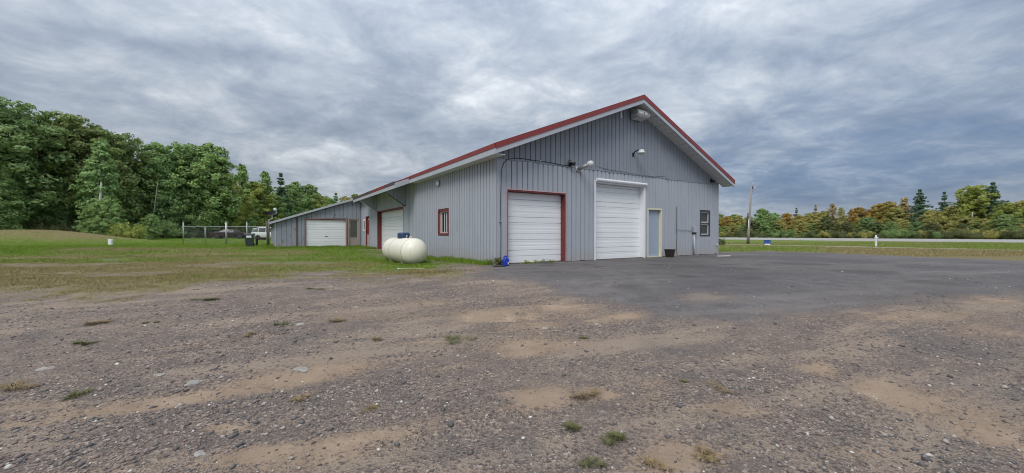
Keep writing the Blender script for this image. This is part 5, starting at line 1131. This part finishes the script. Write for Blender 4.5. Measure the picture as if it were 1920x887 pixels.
for (px, top, D, pr, mt_) in RT:
    wd = {'e': 1.15, 'c': 1.3, 'thin': 1.15, 'k': 1.15, 'm': 1.0, 'p': 1.1, 'b': 1.15}.get(pr, 1.1)
    kind = {'orange': 'orange', 'gold': 'golden', 'olive': 'olive green', 'brown': 'thin tan', 'conifer': 'dark conifer', 'green': 'green', 'light': 'light green'}[mt_]
    plant(pr, px, D, hfor(top, D, px), mt_, RL.get(px, '%s %s tree across the road, %s' % (kind, {'e': 'wide low', 'c': 'rounded', 'thin': 'thin', 'm': 'narrow', 'k': 'broad', 'p': 'loose', 'b': 'broad topped', 'a': 'upright', 'd': 'slim'}[pr], 'just right of the building' if px < 1410 else 'just right of the utility pole' if px < 1480 else 'right of the blue box' if px < 1540 else 'left of the white standpipe' if px < 1635 else 'just right of the white standpipe' if px < 1690 else 'right of the broad dark conifer' if px < 1760 else 'left of the tall light green tree' if px < 1815 else 'between the light green tree and the tallest conifer' if px < 1855 else 'at the right edge of the picture')), None if px in RL else G2+', '+kind, wide=wd)
for i in range(44):
    px = 1325+i*17.5+rt.uniform(-6, 6); D = 128-(px-1345)*.085+rt.uniform(-2, 4)
    plant(rt.choice('ecc'), px, D, hfor(402-max(0, px-1650)*.05+rt.uniform(-4, 10), D, px), rt.choice(['olive', 'green', 'gold', 'olive', 'green']), 'mixed tree deeper in the wood across the road', 'trees deeper in the wood across the road', wide=1.35)
for i in range(40):
    px = 1335+i*18.5+rt.uniform(-7, 7); D = 97-(px-1345)*.047+rt.uniform(-2, 1)
    plant(rt.choice('ee'), px, D, rt.uniform(2.8, 5.0), rt.choice(['green', 'olive', 'olive', 'scrub', 'dark']), 'low leafy tree along the far side of the road', 'low trees along the far side of the road', wide=1.5)
for i in range(46):
    px = 1340+i*14+rt.uniform(-5, 5); D = 92-(px-1345)*.045+rt.uniform(-1.5, 1)
    plant(rt.choice(SHRUBS), px, D, rt.uniform(1.2, 2.4), rt.choice(['scrub', 'scrub', 'olive', 'dark']), 'low bush along the far side of the road', 'bushes along the far side of the road', 'bush', 'bush')
add_trunk(1822, 79, .5, 5.4, .14, .1, 'pale straight trunk below the tall light green tree across the road', M_BIRCH)
add_trunk(1627, 88, .3, 3.6, .06, .1, 'thin pale trunk left of the white standpipe, beyond the road', M_BIRCH)
plant('s1', 1351, 34, .82, 'scrub', 'small dark bush at the far corner of the building', None, 'bush', 'bush', wide=.8)

# ------------------------------------------------------------------ grass, weeds and stones on the ground
def blade_mat():
    m, t, b = new_mat('grass_blades'); r = t.rnd_isl()
    g = t.ramp(r, [(0, (.080, .14, .012)), (.5, (.145, .24, .022)), (1, (.24, .325, .05))]); d = t.ramp(r, [(0, (.15, .125, .052)), (.5, (.27, .225, .10)), (1, (.42, .35, .18))])
    t.put(b.inputs['Base Color'], t.mix(t.sstep(t.attr('dry'), .15, .9), g, d)); b.inputs['Roughness'].default_value = .7; b.inputs['Specular IOR Level'].default_value = .2; return m
M_BLADE = blade_mat()
M_WEED = simple('dull_olive_weed', (.115, .12, .04), .8, var=.45, nscale=30)
M_STRAW = simple('dull_straw', (.23, .165, .08), .8, var=.4, nscale=30)
def blades(rng, x, y, h, w, dry, lean=.5):
    n = len(x); z = height(x, y); az = rng.rand(n)*2*pi; la = rng.rand(n)*2*pi; l = h*lean*rng.rand(n)
    b0 = np.stack([x-np.cos(az)*w, y-np.sin(az)*w, z-.01], 1); b1 = np.stack([x+np.cos(az)*w, y+np.sin(az)*w, z-.01], 1); tp = np.stack([x+np.cos(la)*l, y+np.sin(la)*l, z+h], 1)
    return np.stack([b0, b1, tp], 1).reshape(-1, 3), np.repeat(dry, 3)
rng = np.random.RandomState(4)
def grass_field():
    V_, D_ = [], []
    def scatter(n, ymin, ymax, amin, amax, p=2.0):
        y = ymin*(ymax/ymin)**rng.rand(n); x = y*(amin+(amax-amin)*rng.rand(n)); return x, y
    x, y = scatter(420000, 6.0, 62, -1.5, 0.0); z = zones(x, y)
    inside = (poly_sdf(x, y, [loc(-.02, -.02)[:2], loc(13, 0)[:2], loc(13, 34)[:2], loc(-.02, 34)[:2]]) < 0) & (poly_sdf(x, y, [loc(SX-.03, YF-.04)[:2], loc(0, YF-.04)[:2], loc(0, 36)[:2], loc(SX-.03, 36)[:2]]) < 0)
    clump = fbm(x, y, 2.6, 3)
    keep = inside & (rng.rand(len(x)) < np.clip((z['grass']+(clump-.5)*1.7-.38)*1.2, 0, 1)) & (z['asphalt'] < .4)
    x, y = x[keep], y[keep]; dry = z['dry'][keep]+(clump[keep]-.5)*.8
    h = (.014+.032*rng.rand(len(x)))*(1.35-.6*np.clip(dry, 0, 1))*(1+.02*y)*(.45+.55*ss(z['grass'][keep], .4, 1))
    v, d = blades(rng, x, y, h*np.clip(1.4-y/60, .5, 1), .0035+.0006*y, dry, .9); V_.append(v); D_.append(d)
    # longer grass against the walls and round the tank
    def strip(n, p0, p1, spread, hmin, hmax, dry0):
        k = rng.rand(n); s_ = np.abs(rng.normal(size=n))*spread; dx, dy = p1[0]-p0[0], p1[1]-p0[1]; L = math.hypot(dx, dy); nx, ny = -dy/L, dx/L
        x = p0[0]+dx*k+nx*s_; y = p0[1]+dy*k+ny*s_; h = (hmin+(hmax-hmin)*rng.rand(n))*(.5+fbm(x, y, 1.5, 3))
        v, d = blades(rng, x, y, h, .006, np.full(n, dry0), .7); V_.append(v); D_.append(d)
    strip(9000, loc(-.05, .1)[:2], loc(-.05, 9.4)[:2], .22, .06, .20, .05); strip(5000, loc(-.05, 15.5)[:2], loc(-.05, 20.4)[:2], .25, .05, .18, .05)
    strip(9000, loc(-.1, YF-.06)[:2], loc(SX-.3, YF-.06)[:2], .3, .05, .20, .05) ; strip(5000, loc(SX-.05, YF)[:2], loc(SX-.05, YF+6)[:2], .3, .08, .28, .1)
    for ang in range(0, 360, 4):
        a_ = radians(ang); q = loc(TX+.60*cos(a_), TY+1.75*sin(a_)); k = 70
        x = q[0]+rng.normal(size=k)*.13; y = q[1]+rng.normal(size=k)*.13
        v, d = blades(rng, x, y, .03+.06*rng.rand(k), .006, np.full(k, .08), .6); V_.append(v); D_.append(d)
    # rough brown stalks in front of the tank
    x0, y0 = gpt(800, 512); k = 1500; x = x0+rng.normal(size=k)*.5; y = y0+rng.normal(size=k)*.13
    v, d = blades(rng, x, y, .04+.09*rng.rand(k), .005, np.full(k, .8), .8); V_.append(v); D_.append(d)
    # fringe of the verge beside the paving
    x, y = scatter(60000, 17, 45, 0.42, 1.5); z = zones(x, y); keep = (z['grass'] > .55) & (z['path'] < .3) & (z['road'] < .3); x, y = x[keep], y[keep]
    v, d = blades(rng, x, y, .03+.06*rng.rand(len(x)), .004+.0004*y, z['dry'][keep], .9); V_.append(v); D_.append(d)
    V_ = np.concatenate(V_); me = np_mesh('grass', V_, None, np.arange(len(V_)).reshape(-1, 3)); set_attr(me, 'dry', np.concatenate(D_)); me.materials.append(M_BLADE)
    o = link(bpy.data.objects.new('grass', me)); o['kind'] = 'stuff'; o['label'] = 'short patchy grass growing over the yard and along the walls'; o['category'] = 'grass'
grass_field()

def weed(label, px, py, r, h, n, dry, seed, mat=None):
    r *= .55; h *= .5; n = int(n*2.2)
    """a tuft of blades radiating from one root"""
    g = np.random.RandomState(seed); x, y = gpt(px, py); az = g.rand(n)*2*pi; q = r*.30*np.sqrt(g.rand(n)); kx = g.randint(0, 4, n); ox, oy = g.normal(size=4)*r*.9, g.normal(size=4)*r*.5; bx, by = q*np.cos(az)+ox[kx], q*np.sin(az)+oy[kx]
    hh = h*(.4+.9*g.rand(n))*np.array([1.2, .9, .6, .5])[kx]; ln_ = r*(.3+.9*g.rand(n)); w = .0016+.0018*g.rand(n); za = az+g.normal(size=n)*.6
    pxv, pyv = -np.sin(za)*w, np.cos(za)*w; z0 = np.full(n, -.01)
    b0 = np.stack([bx-pxv, by-pyv, z0], 1); b1 = np.stack([bx+pxv, by+pyv, z0], 1)
    m0 = np.stack([bx+np.cos(za)*ln_*.5-pxv*.8, by+np.sin(za)*ln_*.5-pyv*.8, hh*.75], 1); m1 = m0+np.stack([pxv*1.6, pyv*1.6, z0*0], 1); tp = np.stack([bx+np.cos(za)*ln_, by+np.sin(za)*ln_, hh*.9], 1)
    V_ = np.stack([b0, b1, m1, m0, tp], 1).reshape(-1, 3); k = np.arange(n)*5; Q = np.stack([k, k+1, k+2, k+3], 1); T = np.stack([k+3, k+2, k+4], 1)
    me = np_mesh('weed_tuft', V_, Q, T); set_attr(me, 'dry', np.clip(dry+g.normal(size=n)*.25, 0, 1).repeat(5)); me.materials.append(M_STRAW if dry > .65 else M_WEED)
    o = bpy.data.objects.new('weed_tuft', me); o.location = (x, y, hz(x, y)); link(o); return tag(o, label, 'weed', 'weed tufts in the gravel')
WEEDS = [('green brown tuft alone at the far left of the gravel', 150, 646, .12, .08, 100, .5), ('sparse olive tuft above the flat pale stones at the left', 280, 606, .12, .05, 80, .6), ('low dark green tuft left of the middle, below the lawn edge', 375, 562, .25, .06, 180, .25),
    ('orange dry tuft in the gravel below the lawn edge', 636, 602, .22, .05, 170, 1.0), ('small green tuft left of the orange dry tuft', 530, 608, .11, .06, 90, .6), ('rust tinted tuft right of the orange dry tuft', 712, 636, .12, .05, 80, .9), ('thin line of green weeds in the middle of the gravel', 870, 637, .22, .05, 130, .3),
    ('brown tuft beside the long sandy track', 555, 747, .10, .04, 80, .7), ('upper of the two green tufts near the bottom of the picture', 1076, 801, .09, .05, 130, .25), ('lower of the two green tufts near the bottom of the picture', 1150, 822, .11, .05, 160, .3), ('dry straw tuft at the bottom edge beside a sandy patch', 1325, 858, .11, .05, 110, .9),
    ('dry straw tuft at the very bottom edge left of the sandy patch', 1225, 872, .10, .05, 70, .95), ('brown flattened tuft in the gravel right of the middle', 1350, 728, .15, .03, 110, .8), ('tan tuft between two sandy patches', 1100, 742, .18, .05, 150, .95), ('dark tuft at the left edge of the gravel', 145, 742, .12, .06, 110, .5),
    ('olive tuft at the left border beside the dirt track', 25, 725, .18, .05, 130, .8), ('small dry tuft below the orange tuft', 695, 765, .10, .03, 70, .85), ('tiny olive tuft near the bottom centre', 1110, 868, .09, .04, 90, .5), ('green tuft beside the pale stone in the centre', 1090, 634, .10, .04, 70, .35), ('pale dry tuft at the left in the thin grass', 190, 605, .2, .07, 150, .75), ('low green tuft right of the centre', 1285, 717, .07, .03, 60, .2), ('dark weed cluster above the thin gravel', 595, 542, .2, .05, 160, .35), ('grey brown tuft in the left gravel', 460, 628, .1, .05, 70, .7)]
for i, w_ in enumerate(WEEDS): weed(*w_, seed=100+i)
# green runner at the foot of the first door, and the tall weed at the corner
v_ = thing('creeping_weed', 'green creeping weed along the foot of the red framed overhead door', 'weed', loc(1.4, -.08, 0), AL); g = np.random.RandomState(9)
cs = np.stack([g.rand(46)*1.5-.6, -.02-.05*g.rand(46), .02+.10*g.rand(46)**2], 1); a_, q_ = leaf_quads(g, cs, np.full(46, .06), 9, .022, up=.6); me = np_mesh('leaves', a_, q_); me.materials.append(LM['light']); link(bpy.data.objects.new('leaves', me), v_)
MB().tube([(-.6, -.04, .02), (-.3, -.05, .04), (0, -.03, .02), (.4, -.05, .05), (.9, -.04, .02)], .006, 5).build('stem', M_BARK, v_)
v_ = thing('tall_weed', 'tall dark green weed at the foot of the near corner', 'weed', loc(-.02, -.12, 0), AL); cs = np.stack([g.normal(size=40)*.10, g.normal(size=40)*.05, .04+.17*g.rand(40)], 1)
a_, q_ = leaf_quads(g, cs, np.full(40, .05), 10, .026, up=.3); me = np_mesh('leaves', a_, q_); me.materials.append(LM['scrub']); link(bpy.data.objects.new('leaves', me), v_)
st2 = MB(); [st2.tube([(x, 0, 0), (x*1.3, .02, .21)], .005, 4) for x in (-.08, -.02, .05, .1)]; st2.build('stem', M_BARK, v_)

# loose stones
def stone_mat(name, stops):
    m, t, b = new_mat(name); r = t.rnd_isl(); c = t.ramp(r, stops); n = t.noise(t.obj(), 90, 4, .6)
    t.put(b.inputs['Base Color'], t.mix(t.math('MULTIPLY', n, .5), c, t.mix(.5, c, (.10, .09, .085)))); b.inputs['Roughness'].default_value = .85; return m
M_PEB = stone_mat('gravel_stones', [(0, (.085, .082, .085)), (.3, (.15, .137, .135)), (.55, (.235, .198, .182)), (.72, (.26, .175, .15)), (.86, (.34, .295, .26)), (.96, (.44, .40, .36)), (1, (.76, .74, .70))])
def stones_mesh(name, x, y, z, r, rng, flat=.6):
    n = len(x); base = np.array([[1, 0, 0], [.3, .95, 0], [-.85, .5, 0], [-.8, -.6, 0], [.35, -.95, 0], [.05, .1, 1], [0, 0, -.6]]); k = len(base)
    s = r[:, None, None]*(.65+.7*rng.rand(n, k, 1)); p = base[None]*s*np.array([1, .8, flat]); az = rng.rand(n)*2*pi; c_, s_ = np.cos(az)[:, None], np.sin(az)[:, None]
    X = p[:, :, 0]*c_-p[:, :, 1]*s_+x[:, None]; Y = p[:, :, 0]*s_+p[:, :, 1]*c_+y[:, None]; Z = p[:, :, 2]+(z+r*.12)[:, None]
    T = np.array([[i, (i+1) % 5, 5] for i in range(5)]+[[(i+1) % 5, i, 6] for i in range(5)])
    return np_mesh(name, np.stack([X, Y, Z], -1).reshape(-1, 3), None, (T[None]+(np.arange(n)*k)[:, None, None]).reshape(-1, 3))
rng = np.random.RandomState(21); n = 92000
yy = 1.9*(12.5/1.9)**(rng.rand(n)**.8); xx = yy*(rng.rand(n)*3.0-1.5); zz = zones(xx, yy)
pk_ = np.clip(.25+1.6*(fbm(xx, yy, .8, 4)-.30), .08, 1)*(1-.62*np.clip(zz['sand']*1.2, 0, 1))*(1-.9*zz['grass'])*(1-.80*zz['asphalt'])
kp = rng.rand(n) < pk_; xx, yy = xx[kp], yy[kp]; rr_ = np.exp(rng.normal(size=len(xx))*.62)*.0055*(1+.03*yy); rr_ = np.clip(rr_, .003, .030)
me = stones_mesh('loose_gravel', xx, yy, height(xx, yy), rr_, rng); me.materials.append(M_PEB); o = link(bpy.data.objects.new('loose_gravel', me)); o['kind'] = 'stuff'; o['label'] = 'loose gravel scattered over the bare yard'; o['category'] = 'gravel'
M_ROCK = simple('pale_limestone', (.33, .31, .285), .9, var=.38, nscale=22, bump=.7)
def rock(label, px, py, rx, ry, rz_, seed, mat=M_ROCK, az=0):
    x, y = gpt(px, py); bm = bmesh.new(); bmesh.ops.create_icosphere(bm, subdivisions=3, radius=1); g = random.Random(seed)
    ph = [g.uniform(0, 6) for _ in range(6)]
    for q in bm.verts:
        c = q.co.copy(); k = 1+.26*sin(2.3*c.x+ph[0])*sin(2.7*c.y+ph[1])+.14*sin(4.2*c.x-3*c.y+ph[2])+.10*sin(6*c.x+ph[2])*sin(5*c.z+ph[3])+.06*sin(11*c.y+ph[4])
        q.co = Vector((c.x*rx*k, c.y*ry*k, max(-.3, min(c.z, .42+.25*sin(3*c.x+ph[5])))*rz_*k))
    me = bpy.data.meshes.new('rock'); bm.to_mesh(me); bm.free(); me.materials.append(mat); o = bpy.data.objects.new('rock', me); o.location = (x, y, hz(x, y)); o.rotation_euler = (0, 0, az); link(o); return tag(o, label, 'rock', 'pale stones in the gravel')
for i, r_ in enumerate([('large pale flat stone at the right end of the long sandy track', 563, 695, .075, .06, .035), ('flat pale stone lying on the left part of the sandy track', 366, 718, .085, .05, .025), ('small pale stone above the left part of the sandy track', 298, 704, .045, .04, .02), ('flat grey stone in the gravel at the far left', 84, 692, .07, .05, .015),
    ('pale flat stone in the gravel left of the middle, below the lawn', 561, 609, .06, .05, .025), ('thin pale stone just below another pale stone left of the middle', 557, 621, .04, .03, .02), ('small white stone in the centre of the gravel', 1083, 628, .035, .03, .03), ('pale stone right of the centre beside the sandy patch', 1120, 609, .045, .035, .03), ('flat tan stone near the centre of the yard', 1022, 616, .06, .045, .015),
    ('grey flat stone low in the gravel at the left', 372, 853, .04, .03, .014), ('pale stone in the grass edge below the tank', 665, 576, .05, .04, .02), ('flat pale stone near the grass edge', 620, 537, .07, .05, .02), ('small white chip near the bottom, left of the two green tufts', 1130, 773, .018, .014, .012), ('white chip in the gravel below the middle', 580, 768, .016, .013, .012)]): rock(*r_, seed=i, az=i*1.3)
